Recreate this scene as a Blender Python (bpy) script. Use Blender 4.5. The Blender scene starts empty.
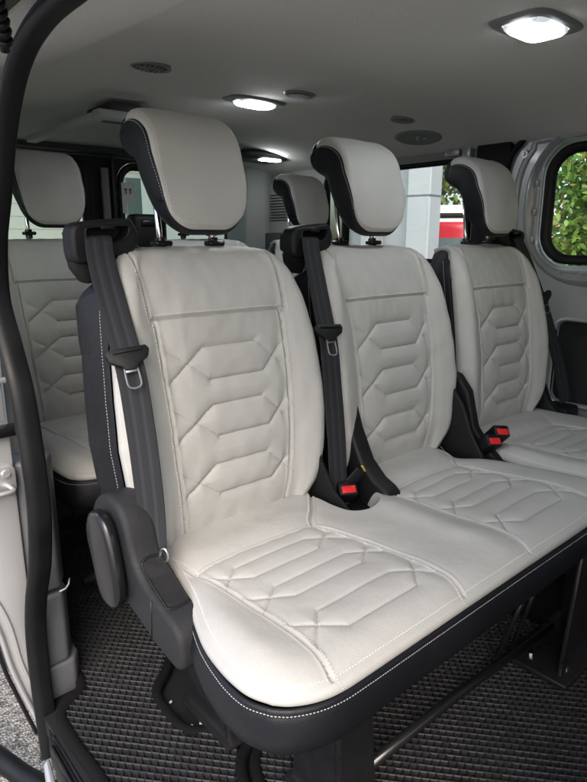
import bpy, bmesh, math, random
import numpy as np
from mathutils import Vector, Matrix
random.seed(7); rng = np.random.default_rng(7)
SC = bpy.context.scene
COL = SC.collection
R = math.radians

# ------------------------------------------------------------------ materials
def mat(name, col, rough=.5, metal=0, noise=0, nscale=40, bump=0, bscale=300, spec=.5, sheen=0, coat=0, stretch=None):
    m = bpy.data.materials.new(name); m.use_nodes = True
    nt = m.node_tree; b = nt.nodes['Principled BSDF']
    b.inputs['Base Color'].default_value = (*col, 1)
    b.inputs['Roughness'].default_value = rough
    b.inputs['Metallic'].default_value = metal
    b.inputs['Specular IOR Level'].default_value = spec
    if sheen: b.inputs['Sheen Weight'].default_value = sheen
    if coat: b.inputs['Coat Weight'].default_value = coat; b.inputs['Coat Roughness'].default_value = .12
    tc = nt.nodes.new('ShaderNodeTexCoord'); src = tc.outputs['Object']
    if stretch:
        mp = nt.nodes.new('ShaderNodeMapping'); mp.inputs['Scale'].default_value = stretch
        nt.links.new(src, mp.inputs[0]); src = mp.outputs[0]
    if noise:
        n = nt.nodes.new('ShaderNodeTexNoise'); n.inputs['Scale'].default_value = nscale; n.inputs['Detail'].default_value = 6
        nt.links.new(src, n.inputs['Vector'])
        rp = nt.nodes.new('ShaderNodeMapRange'); rp.inputs[1].default_value = .3; rp.inputs[2].default_value = .7
        rp.inputs[3].default_value = 1-noise; rp.inputs[4].default_value = 1+noise
        nt.links.new(n.outputs[0], rp.inputs[0])
        mx = nt.nodes.new('ShaderNodeMix'); mx.data_type = 'RGBA'; mx.blend_type = 'MULTIPLY'; mx.inputs[0].default_value = 1
        mx.inputs[6].default_value = (*col, 1)
        cb = nt.nodes.new('ShaderNodeCombineColor')
        for i in range(3): nt.links.new(rp.outputs[0], cb.inputs[i])
        nt.links.new(cb.outputs[0], mx.inputs[7]); nt.links.new(mx.outputs[2], b.inputs['Base Color'])
        rr = nt.nodes.new('ShaderNodeMapRange'); rr.inputs[1].default_value = .3; rr.inputs[2].default_value = .7
        rr.inputs[3].default_value = max(0, rough-.07); rr.inputs[4].default_value = min(1, rough+.07)
        nt.links.new(n.outputs[0], rr.inputs[0]); nt.links.new(rr.outputs[0], b.inputs['Roughness'])
    if bump:
        v = nt.nodes.new('ShaderNodeTexNoise'); v.inputs['Scale'].default_value = bscale; v.inputs['Detail'].default_value = 4
        nt.links.new(src, v.inputs['Vector'])
        bp = nt.nodes.new('ShaderNodeBump'); bp.inputs['Strength'].default_value = bump; bp.inputs['Distance'].default_value = .001
        nt.links.new(v.outputs[0], bp.inputs['Height']); nt.links.new(bp.outputs[0], b.inputs['Normal'])
    return m

def leather(name, col, rough, spec=.5):
    m = mat(name, col, rough, noise=.022, nscale=7, spec=spec)
    nt = m.node_tree; b = nt.nodes['Principled BSDF']
    tc = [n for n in nt.nodes if n.type == 'TEX_COORD'][0]
    v = nt.nodes.new('ShaderNodeTexVoronoi'); v.inputs['Scale'].default_value = 430; v.feature = 'DISTANCE_TO_EDGE'
    n2 = nt.nodes.new('ShaderNodeTexNoise'); n2.inputs['Scale'].default_value = 45; n2.inputs['Detail'].default_value = 5
    nt.links.new(tc.outputs['Object'], v.inputs['Vector']); nt.links.new(tc.outputs['Object'], n2.inputs['Vector'])
    b1 = nt.nodes.new('ShaderNodeBump'); b1.inputs['Strength'].default_value = .55; b1.inputs['Distance'].default_value = .0008
    b2 = nt.nodes.new('ShaderNodeBump'); b2.inputs['Strength'].default_value = .55; b2.inputs['Distance'].default_value = .0016
    nt.links.new(v.outputs['Distance'], b1.inputs['Height']); nt.links.new(n2.outputs[0], b2.inputs['Height'])
    nt.links.new(b1.outputs[0], b2.inputs['Normal']); nt.links.new(b2.outputs[0], b.inputs['Normal'])
    return m

M = {}
M['cream'] = leather('cream_leather', (.435, .431, .412), .48, .4)
M['navy'] = leather('charcoal_leather', (.0085, .0092, .012), .46, .3)
M['thread'] = mat('white_thread', (.62, .61, .585), .8)
M['thread_dim'] = mat('dimmed_thread', (.36, .36, .36), .8)
M['thread_grey'] = mat('grey_thread', (.27, .26, .245), .8)
M['plastic'] = mat('black_textured_plastic', (.006, .0062, .007), .5, spec=.3, bump=.5, bscale=900)
M['grain'] = mat('grey_grained_plastic', (.016, .0165, .019), .55, spec=.3, noise=.05, nscale=60, bump=.9, bscale=700)
M['gloss'] = mat('black_gloss_plastic', (.007, .007, .008), .25)
M['belt'] = mat('woven_belt', (.019, .020, .0235), .7, spec=.25, bump=.6, bscale=1500)
M['belt2'] = mat('woven_belt_stripe', (.027, .0285, .033), .65, spec=.25, bump=.6, bscale=1500)
M['chrome'] = mat('chrome_steel', (.75, .75, .76), .16, metal=1)
M['bright'] = mat('bright_satin_steel', (.62, .62, .63), .38, metal=.75)
M['steel'] = mat('black_painted_steel', (.012, .012, .013), .33, coat=.3, noise=.1, nscale=30)
M['tab'] = mat('dull_steel_tab', (.28, .28, .29), .35, metal=.8)
M['label'] = mat('yellow_label', (.55, .40, .10), .6)
M['bar'] = mat('glossy_black_bar', (.012, .012, .013), .32, coat=.4)
M['red'] = mat('red_button', (.62, .02, .025), .35)
M['liner'] = mat('headliner_fabric', (.67, .665, .62), .95, noise=.12, nscale=420, bump=.8, bscale=900, spec=.2)
M['trim'] = mat('grey_green_trim', (.21, .222, .21), .6, bump=.4, bscale=700)
M['trimdark'] = mat('dark_trim', (.035, .038, .038), .6, bump=.4, bscale=700)
M['pillar_grey'] = mat('grey_pillar_plastic', (.085, .088, .094), .5, noise=.04, nscale=20, bump=.3, bscale=900)
M['silver'] = mat('silver_car_paint', (.50, .505, .51), .34, metal=.55, coat=.4, noise=.04, nscale=6)
M['silverin'] = mat('silver_inner_panel_paint', (.42, .435, .44), .36, metal=.5, coat=.35, noise=.06, nscale=7)
M['rubber'] = mat('black_rubber', (.005, .0053, .0062), .5, spec=.28, noise=.15, nscale=18, bump=.25, bscale=500)
M['mat'] = mat('mat_foam', (.010, .0103, .0115), .52, spec=.3, noise=.3, nscale=11, bump=.5, bscale=900)
M['matridge'] = mat('mat_ridge', (.020, .0205, .0225), .52, spec=.35, noise=.2, nscale=16)
M['matpit'] = mat('mat_foam_pit', (.003, .003, .0035), .8, spec=.1)
M['binding'] = mat('mat_edge_binding', (.004, .004, .0045), .85, spec=.15, bump=.9, bscale=1100)
M['floor'] = mat('black_floor_lining', (.006, .006, .007), .6, bump=.5, bscale=300)
M['white'] = mat('white_paper', (.75, .76, .76), .7)
M['vent'] = mat('vent_plastic', (.20, .205, .19), .5)
M['panelgrey'] = mat('pale_grey_plastic', (.42, .43, .42), .6)
M['bezel'] = mat('grey_bezel', (.20, .205, .20), .45)
M['crud'] = mat('pale_crumbs', (.55, .52, .47), .9)

def glass_mat(name, tint, gl=.08):
    m = bpy.data.materials.new(name); m.use_nodes = True; nt = m.node_tree; nt.nodes.clear()
    o = nt.nodes.new('ShaderNodeOutputMaterial'); t = nt.nodes.new('ShaderNodeBsdfTransparent'); t.inputs[0].default_value = (*tint, 1)
    g = nt.nodes.new('ShaderNodeBsdfGlossy'); g.inputs['Roughness'].default_value = .03
    f = nt.nodes.new('ShaderNodeFresnel'); f.inputs[0].default_value = 1.45
    mx = nt.nodes.new('ShaderNodeMixShader')
    nt.links.new(f.outputs[0], mx.inputs[0]); nt.links.new(t.outputs[0], mx.inputs[1]); nt.links.new(g.outputs[0], mx.inputs[2])
    nt.links.new(mx.outputs[0], o.inputs[0]); return m
M['glass'] = glass_mat('window_glass', (.86, .90, .87))
M['glassdark'] = glass_mat('tinted_glass', (.42, .50, .44))

def emit(name, col, s):
    m = bpy.data.materials.new(name); m.use_nodes = True; b = m.node_tree.nodes['Principled BSDF']
    b.inputs['Base Color'].default_value = (.8, .8, .8, 1)
    b.inputs['Emission Color'].default_value = (*col, 1); b.inputs['Emission Strength'].default_value = s; return m
M['lamp'] = emit('lit_lamp_lens', (.93, .97, 1), 24)
def lens_pattern(m):
    nt = m.node_tree; b = nt.nodes['Principled BSDF']; tc = nt.nodes.new('ShaderNodeTexCoord'); ln = nt.nodes.new('ShaderNodeVectorMath'); ln.operation = 'LENGTH'
    mp = nt.nodes.new('ShaderNodeMapping'); mp.inputs['Scale'].default_value = (16, 24, 0); nt.links.new(tc.outputs['Object'], mp.inputs[0]); nt.links.new(mp.outputs[0], ln.inputs[0])
    nz = nt.nodes.new('ShaderNodeTexWave'); nz.inputs['Scale'].default_value = 60; nt.links.new(tc.outputs['Object'], nz.inputs['Vector'])
    mr = nt.nodes.new('ShaderNodeMapRange'); mr.interpolation_type = 'SMOOTHSTEP'; mr.inputs[1].default_value = .30; mr.inputs[2].default_value = 1.12; mr.inputs[3].default_value = 46; mr.inputs[4].default_value = .22
    nt.links.new(ln.outputs['Value'], mr.inputs[0]); m2 = nt.nodes.new('ShaderNodeMath'); m2.operation = 'MULTIPLY_ADD'; m2.inputs[1].default_value = .5; m2.inputs[2].default_value = .6
    nt.links.new(nz.outputs['Fac'], m2.inputs[0]); m3 = nt.nodes.new('ShaderNodeMath'); m3.operation = 'MULTIPLY'; nt.links.new(m2.outputs[0], m3.inputs[0]); nt.links.new(mr.outputs[0], m3.inputs[1]); nt.links.new(m3.outputs[0], b.inputs['Emission Strength'])
M['lens'] = emit('lit_lens', (.90, .95, 1), 20); lens_pattern(M['lens'])

# ------------------------------------------------------------------ mesh helpers
class Geo:
    def __init__(s): s.v = []; s.f = []; s.m = []; s.n = 0
    def add(s, V, F, mi=0):
        V = np.asarray(V, float).reshape(-1, 3)
        s.v.append(V); o = s.n
        for f in F: s.f.append([i+o for i in f]); 
        s.m += ([mi]*len(F)) if np.isscalar(mi) else list(mi)
        s.n += len(V); return s
def obj(name, g, mats, parent=None, origin=(0, 0, 0), smooth=True, auto=None, kind=None):
    if isinstance(g, Geo):
        V = np.concatenate(g.v); F = g.f; mi = g.m
    else: V, F = g; V = np.asarray(V, float).reshape(-1, 3); mi = [0]*len(F)
    me = bpy.data.meshes.new(name)
    me.from_pydata([tuple(p) for p in (V-np.array(origin))], [], [tuple(f) for f in F])
    if not isinstance(mats, (list, tuple)): mats = [mats]
    for m in mats: me.materials.append(M[m] if isinstance(m, str) else m)
    me.polygons.foreach_set('material_index', mi)
    me.polygons.foreach_set('use_smooth', [bool(smooth)]*len(F))
    me.update()
    if auto and smooth:
        me.set_sharp_from_angle(angle=R(auto))
    o = bpy.data.objects.new(name, me); COL.objects.link(o)
    if parent: o.parent = parent
    if kind: o['kind'] = kind
    return o
def thing(name, label, cat, loc=(0, 0, 0), group=None):
    o = bpy.data.objects.new(name, None); COL.objects.link(o); o.location = loc
    o.empty_display_size = .1; o['label'] = label; o['category'] = cat
    if group: o['group'] = group
    return o
def tag(o, label, cat, group=None):
    o['label'] = label; o['category'] = cat
    if group: o['group'] = group
    return o
def grid_faces(nv, ns, closed=False, flip=False):
    F = []
    for i in range(nv-1):
        for j in range(ns if closed else ns-1):
            a = i*ns+j; b = i*ns+(j+1) % ns; c = (i+1)*ns+(j+1) % ns; d = (i+1)*ns+j
            F.append([a, d, c, b] if flip else [a, b, c, d])
    return F
def cat(pts, n, closed=False):
    """Catmull-Rom resampled uniformly by arc length"""
    P = np.array(pts, float)
    if closed: Q = np.vstack([P[-1], P, P[0], P[1]])
    else: Q = np.vstack([2*P[0]-P[1], P, 2*P[-1]-P[-2]])
    out = []
    for i in range(1, len(Q)-2):
        p0, p1, p2, p3 = Q[i-1:i+3]
        for t in np.linspace(0, 1, 24, endpoint=False):
            out.append(.5*((2*p1)+(-p0+p2)*t+(2*p0-5*p1+4*p2-p3)*t*t+(-p0+3*p1-3*p2+p3)*t**3))
    out.append(Q[-2]); out = np.array(out)
    return resample(out, n)
def resample(P, n):
    P = np.asarray(P, float)
    d = np.r_[0, np.cumsum(np.linalg.norm(np.diff(P, axis=0), axis=1))]
    t = np.linspace(0, d[-1], n)
    return np.stack([np.interp(t, d, P[:, k]) for k in range(P.shape[1])], 1)
def frames(P):
    T = np.gradient(P, axis=0); T /= np.linalg.norm(T, axis=1)[:, None]+1e-12; return T
def tube(g, path, r, n=10, mi=0, caps=True):
    P = np.asarray(path, float); T = frames(P)
    up = np.array([0, 0, 1.]) if abs(T[0][2]) < .9 else np.array([1., 0, 0])
    N = up-T[0]*up.dot(T[0]); N /= np.linalg.norm(N); V = []
    rr = np.broadcast_to(r, (len(P),))
    for i in range(len(P)):
        N = N-T[i]*N.dot(T[i]); N /= np.linalg.norm(N); B = np.cross(T[i], N)
        for k in range(n):
            a = 2*math.pi*k/n; V.append(P[i]+rr[i]*(N*math.cos(a)+B*math.sin(a)))
    F = grid_faces(len(P), n, True)
    if caps: F = F+[list(range(n))[::-1], [(len(P)-1)*n+k for k in range(n)]]
    return g.add(V, F, mi)
def bm_to(g, bm, mi=0):
    bm.verts.index_update()
    V = [v.co[:] for v in bm.verts]; F = [[v.index for v in f.verts] for f in bm.faces]
    g.add(V, F, mi); bm.free(); return g
def box(g, c, s, bev=.004, seg=2, mi=0, rot=None):
    bm = bmesh.new(); bmesh.ops.create_cube(bm, size=1)
    bmesh.ops.scale(bm, vec=s, verts=bm.verts)
    if bev: bmesh.ops.bevel(bm, geom=bm.edges[:], offset=min(bev, min(s)*.45), segments=seg, affect='EDGES', profile=.5)
    if rot is not None: bmesh.ops.rotate(bm, cent=(0, 0, 0), matrix=Matrix(rot) if not isinstance(rot, Matrix) else rot, verts=bm.verts)
    bmesh.ops.translate(bm, vec=c, verts=bm.verts)
    return bm_to(g, bm, mi)
def prism(g, poly, axis, a, b, bev=.004, seg=2, mi=0):
    """2-D polygon (list of pairs) in the plane normal to axis, extruded from a to b"""
    def P(p, t):
        return {'x': (t, p[0], p[1]), 'y': (p[0], t, p[1]), 'z': (p[0], p[1], t)}[axis]
    bm = bmesh.new(); n = len(poly)
    A = [bm.verts.new(P(p, a)) for p in poly]; B = [bm.verts.new(P(p, b)) for p in poly]
    bm.faces.new(A); bm.faces.new(B[::-1])
    for i in range(n): bm.faces.new([A[i], B[i], B[(i+1) % n], A[(i+1) % n]])
    bmesh.ops.recalc_face_normals(bm, faces=bm.faces)
    if bev:
        es = [e for e in bm.edges if len(e.link_faces) == 2 and e.calc_face_angle(0) > .5]
        bmesh.ops.bevel(bm, geom=es, offset=bev, segments=seg, affect='EDGES', profile=.5, clamp_overlap=True)
    return bm_to(g, bm, mi)
def rrect(x0, x1, z0, z1, r, n=8):
    P = []
    for cx, cz, a0 in ((x1-r, z1-r, 0), (x0+r, z1-r, 90), (x0+r, z0+r, 180), (x1-r, z0+r, 270)):
        for k in range(n+1):
            a = R(a0+90*k/n); P.append((cx+r*math.cos(a), cz+r*math.sin(a)))
    return P
def plate_holes(g, outer, holes, axis, a, b, mi=0):
    """flat plate with holes, thickness a..b, by a filled 2-D curve"""
    cu = bpy.data.curves.new('t', 'CURVE'); cu.dimensions = '2D'; cu.fill_mode = 'BOTH'; cu.extrude = abs(b-a)/2
    for pl in [outer]+holes:
        s = cu.splines.new('POLY'); s.points.add(len(pl)-1); s.use_cyclic_u = True
        for i, p in enumerate(pl): s.points[i].co = (p[0], p[1], 0, 1)
    o = bpy.data.objects.new('t', cu); COL.objects.link(o)
    dg = bpy.context.evaluated_depsgraph_get(); me = bpy.data.meshes.new_from_object(o.evaluated_get(dg))
    V = []
    for v in me.vertices:
        x, y, z = v.co; t = (a+b)/2+z
        V.append({'x': (t, x, y), 'y': (x, t, y), 'z': (x, y, t)}[axis])
    F = [list(p.vertices) for p in me.polygons]
    g.add(V, F, mi); bpy.data.objects.remove(o); bpy.data.curves.remove(cu); bpy.data.meshes.remove(me); return g
def ring(g, loops, closed=True, mi=0):
    """loops: list of equally long closed 3-D loops, skinned one after the other"""
    n = len(loops[0]); V = np.concatenate([np.asarray(l, float) for l in loops])
    return g.add(V, grid_faces(len(loops), n, True), mi)

# ------------------------------------------------------------------ seams
def seg_dist(X, Y, line):
    """distance from every (X,Y) to a polyline"""
    L = np.asarray(line, float); d = np.full(X.shape, 9.)
    for (ax, ay), (bx, by) in zip(L[:-1], L[1:]):
        dx, dy = bx-ax, by-ay; l2 = dx*dx+dy*dy+1e-12
        t = np.clip(((X-ax)*dx+(Y-ay)*dy)/l2, 0, 1)
        d = np.minimum(d, np.hypot(X-ax-t*dx, Y-ay-t*dy))
    return d
def sign_dist(X, Y, line):
    """signed distance with + on the left side of travel (nearest segment)"""
    L = np.asarray(line, float); d = np.full(X.shape, 9.); sg = np.zeros(X.shape)
    for (ax, ay), (bx, by) in zip(L[:-1], L[1:]):
        dx, dy = bx-ax, by-ay; l2 = dx*dx+dy*dy+1e-12
        t = np.clip(((X-ax)*dx+(Y-ay)*dy)/l2, 0, 1)
        e = np.hypot(X-ax-t*dx, Y-ay-t*dy); c = dx*(Y-ay)-dy*(X-ax)
        m = e < d; d = np.where(m, e, d); sg = np.where(m, np.sign(c), sg)
    return d*np.where(sg == 0, 1, sg)
def seam_field(X, Y, seams, qa=.0080):
    h = np.zeros(X.shape); pil = np.full(X.shape, 9.)
    for kind, line, side in seams:
        if kind == 'pipe':
            s = sign_dist(X, Y, line)*side
            h -= .0032*np.exp(-(s/.0021)**2)
            h += .0016*np.exp(-((np.abs(s)-.0046)/.0024)**2)
            h -= .0042*np.exp(-np.abs(s)/.010)
        elif kind == 'quilt':
            d = seg_dist(X, Y, line); h -= .0020*np.exp(-(d/.0018)**2); pil = np.minimum(pil, d)
        elif kind == 'thin':
            d = seg_dist(X, Y, line); h -= .0010*np.exp(-(d/.0015)**2); pil = np.minimum(pil, d+.0035)
    h += -qa*np.exp(-pil/.012)
    return h
def offset_line(line, o):
    L = np.asarray(line, float); T = np.gradient(L, axis=0); T /= np.linalg.norm(T, axis=1)[:, None]+1e-12
    return L+np.stack([-T[:, 1], T[:, 0]], 1)*o
def stitches(g, line2, f, pitch=.0052, ln=.0040, r=.00058, mi=1, lift=.0001):
    """little thread dashes along a 2-D line; f(x,y)->(pos,normal)"""
    L = np.asarray(line2, float)
    tot = np.linalg.norm(np.diff(L, axis=0), axis=1).sum()
    n = max(2, int(tot/pitch)); Q = resample(L, n*4+1)
    pos, nor = f(Q[:, 0], Q[:, 1])
    for i in range(n):
        a = pos[4*i]; b = pos[min(4*i+3, len(pos)-1)]; nn = nor[4*i+1]
        t = b-a; l = np.linalg.norm(t)
        if not (1e-5 < l < pitch*3): continue
        t /= l; c = (a+b)/2+nn*lift; h = min(ln, l)*.5
        s = np.cross(t, nn); s /= np.linalg.norm(s)+1e-9
        V = [c-t*h-nn*r, c+t*h-nn*r]
        for e in (-.55, .55):
            for k in ((1, 0), (0, 1), (-1, 0)): V.append(c+t*h*e+s*r*k[0]*1.2+nn*r*k[1])
        g.add(V, [[0, 2, 3], [0, 3, 4], [2, 5, 6, 3], [3, 6, 7, 4], [5, 1, 6], [6, 1, 7]], mi)
def grid_normals(P):
    a = np.gradient(P, axis=0); b = np.gradient(P, axis=1); n = np.cross(b, a)
    return n/(np.linalg.norm(n, axis=2)[:, :, None]+1e-12)
def waves(X, Y, amp, sc, seed, n=9):
    r_ = np.random.default_rng(seed); h = np.zeros(X.shape)
    for k in range(n):
        a = r_.uniform(0, 6.28); f = r_.uniform(.5, 1.6)*sc; ph = r_.uniform(0, 6.28)
        h += np.sin((X*math.cos(a)+Y*math.sin(a))*f+ph)
    return amp*h/math.sqrt(n)
def hexset(cx, hw, yc, hh, xl, xr, flip=1, big=.062):
    """rounded quilting hexagon with the crossing tails the covers have"""
    w2 = hw; ins = .036
    a = [(xl, yc-flip*.030), (cx-w2, yc+flip*hh), (cx+w2, yc+flip*hh)]
    b = [(cx-w2+.006, yc-flip*hh), (cx+w2+.012, yc-flip*hh), (xr, yc+flip*.022)]
    c = [(cx+w2, yc+flip*hh), (xr, yc-flip*.030)]
    d = [(xl, yc+flip*.034), (cx-w2+.006, yc-flip*hh)]
    return [('quilt', a, 1), ('quilt', b, 1), ('thin', c, 1), ('thin', d, 1)]

# ------------------------------------------------------------------ backrest (local: x across, world y, z)
PROF = cat([(.872, .385), (.858, .43), (.850, .49), (.853, .56), (.861, .64), (.871, .70), (.884, .76), (.901, .82), (.921, .868), (.944, .901), (.966, .914), (1.0, .918), (1.035, .908)], 220)
AZ = ([.385, .42, .46, .52, .60, .68, .76, .82, .865, .89, .905, .915], [.168, .183, .203, .216, .223, .220, .213, .204, .192, .180, .168, .158])
def build_back(seed=3):
    vr = np.random.default_rng(seed+50)
    nv = len(PROF); T = frames(PROF); N2 = np.stack([-T[:, 1], T[:, 0]], 1)      # points to -y (front) / up at top
    ax = np.interp(PROF[:, 1], *AZ); top = PROF[:, 0] > .966
    ax = np.where(top, .158-.35*(PROF[:, 0]-.966), ax)
    ths = np.interp(PROF[:, 1], [.385, .8, .9, .918], [1, 1, .8, .6]); ths = np.where(top, .6, ths)
    rows = []; mx = []; crow = []
    NS = 190
    for i in range(nv):
        a = ax[i]; k = ths[i]
        bol = np.interp(PROF[i, 1], [.385, .45, .6, .82, .9, .918], [.4, .9, 1.15, .9, .3, 0])*(0.0 if top[i] else 1)
        c1 = min(.135, a-.050)
        half = [(0, 0), (.05, .0005), (c1-.03, .0005), (c1, .001), ((c1+a-.034)/2, .011*bol), (a-.034, .019*bol), (a-.018, .016*bol-.001*k), (a-.006, .004*bol-.003*k), (a, -.011*k), (a+.0012, -.022*k)]
        h = cat(half, NS//2+1)
        full = np.vstack([h[::-1]*[-1, 1], h[1:]])
        rows.append(full)
    S = np.array(rows)                       # nv,NS+1,2 (x,D)
    X = S[:, :, 0]; D = S[:, :, 1]
    Y = PROF[:, 0][:, None]+N2[:, 0][:, None]*D; Z = PROF[:, 1][:, None]+N2[:, 1][:, None]*D
    arc = np.r_[0, np.cumsum(np.linalg.norm(np.diff(PROF, axis=0), axis=1))]
    ZZ = np.broadcast_to((arc+.385)[:, None], X.shape)      # arclength coordinate used for the pattern
    def za(z): return float(np.interp(z, PROF[:150, 1], arc[:150]+.385)) if z < .9 else z+.03
    P = np.stack([X, Y, Z], 2)
    # seams in (x, arc) space
    lp = cat([(-.147, .385+arc[-1]), (-.143, za(.885)), (-.134, za(.80)), (-.131, za(.68)), (-.127, za(.56)), (-.118, za(.45)), (-.110, .385)], 90)
    rp = lp*[-1, 1]
    hl = [(-.131, za(.803)), (.131, za(.803))]
    seams = [('pipe', lp, 1), ('pipe', rp, -1), ('pipe', hl, 1)]
    quilt = []
    for zc in (.722, .618, .508):
        s0 = hexset(.010+vr.uniform(-.002, .002), .056+vr.uniform(-.002, .002), vr.uniform(-.0015, .0015), .029, -.129, .131)
        for kd, ln, sd in s0: quilt.append((kd, [(x, za(zc+y)) for x, y in ln], sd))
    N = grid_normals(P)
    mask = (np.abs(X) < .1305) & (ZZ < za(.801))
    h = seam_field(X, ZZ, seams)
    lx_ = np.interp(ZZ, lp[::-1, 1], lp[::-1, 0])
    soft = np.clip((-lx_-np.abs(X))/.016, 0, 1)*np.clip((za(.803)-ZZ)/.012, 0, 1); soft = soft*soft*(3-2*soft)
    h += seam_field(X, ZZ, quilt)*soft
    # padding: centre panel crown and soft wrinkles, broken-in look
    h += waves(X, ZZ, .0008, 38, seed)+waves(X, ZZ, .00045, 110, seed+1)+waves(X*3, ZZ, .0004, 60, seed+2)*np.exp(-((ZZ-za(.80))/.05)**2)
    h += .004*np.exp(-((ZZ-za(.85))/.03)**2)*np.clip(1-(np.abs(X)/.13)**4, 0, 1)
    edge = np.clip((np.abs(np.arange(NS+1)-NS/2)/(NS/2)-.93)/.07, 0, 1)[None, :]
    h = h*(1-edge)-.003*edge**2
    P2 = P+N*h[:, :, None]; N3 = grid_normals(P2)
    def f(x, za_):
        iv = np.clip((np.asarray(za_)-.385)/arc[-1]*(nv-1), 0, nv-1.001); i0 = iv.astype(int); fr = iv-i0
        pos = []; nor = []
        for q in range(len(x)):
            r0 = X[i0[q]]; js = np.interp(x[q], r0, np.arange(NS+1)); j = int(min(js, NS-.001)); fj = js-j
            def L(A): 
                A0 = A[i0[q]]*(1-fr[q])+A[i0[q]+1]*fr[q]; return A0[j]*(1-fj)+A0[j+1]*fj
            pos.append(L(P2)); nor.append(L(N3))
        return np.array(pos), np.array(nor)
    g = Geo(); g.add(P2, grid_faces(nv, NS+1))
    stitches(g, offset_line(lp, -.0065), f, lift=.0004); stitches(g, offset_line(rp, .0065), f, lift=.0004)
    stitches(g, offset_line(hl, .0065), f, lift=.0004)
    for kd, ln, sd in quilt: stitches(g, ln, f, pitch=.0056, ln=.0036, r=.0005, mi=2, lift=.0005)
    # stitch row along the wrapped edge
    for sgn in (-1, 1):
        j = 6 if sgn < 0 else NS-6
        line = P2[:, j]; nn = N3[:, j]
        d = np.r_[0, np.cumsum(np.linalg.norm(np.diff(line, axis=0), axis=1))]
        def fe(x, y, line=line, nn=nn, d=d):
            return (np.stack([np.interp(x, d, line[:, k]) for k in range(3)], 1), np.stack([np.interp(x, d, nn[:, k]) for k in range(3)], 1))
        stitches(g, [(0.02, 0), (d[-1], 0)], fe, lift=.0004)
    # dark shell: from the cream edge round the back
    gs = Geo(); NB = 60; SP = []
    for i in range(nv):
        k = ths[i]; a = ax[i]
        eL = S[i, -1]; 
        b_ = max(a, min(.212, a+.022)); hb = cat([(a+.0008, -.022*k-.001), (a+.0035, -.028*k), (b_*.5+a*.5+.006, -.055*k), (b_+.009, -.090*k), (b_+.007, -.120*k), (b_-.006, -.143*k), (b_-.045, -.152*k), (0, -.155*k)], NB)
        fl = np.vstack([hb, (hb*[-1, 1])[::-1][1:]])
        SP.append(fl)
    SP = np.array(SP); XS = SP[:, :, 0]; DS = SP[:, :, 1]
    YS = PROF[:, 0][:, None]+N2[:, 0][:, None]*DS; ZS = PROF[:, 1][:, None]+N2[:, 1][:, None]*DS
    # keep the shell from crossing itself where the top curls over
    YS = np.where(top[:, None], np.minimum(YS, 1.06), YS)
    PS = np.stack([XS, YS, ZS], 2); gs.add(PS, grid_faces(nv, PS.shape[1]))
    NSd = grid_normals(PS)
    for off in (3,):
        for j in (off, PS.shape[1]-1-off):
            line = PS[:, j]; nn = NSd[:, j]; d = np.r_[0, np.cumsum(np.linalg.norm(np.diff(line, axis=0), axis=1))]
            def fe(x, y, line=line, nn=nn, d=d):
                return (np.stack([np.interp(x, d, line[:, k]) for k in range(3)], 1), np.stack([np.interp(x, d, nn[:, k]) for k in range(3)], 1))
            stitches(gs, [(0.02, 0), (d[int(nv*.84)], 0)], fe, lift=.0004)
    return g, gs
BACKS = [build_back(3), build_back(13), build_back(23)]

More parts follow.
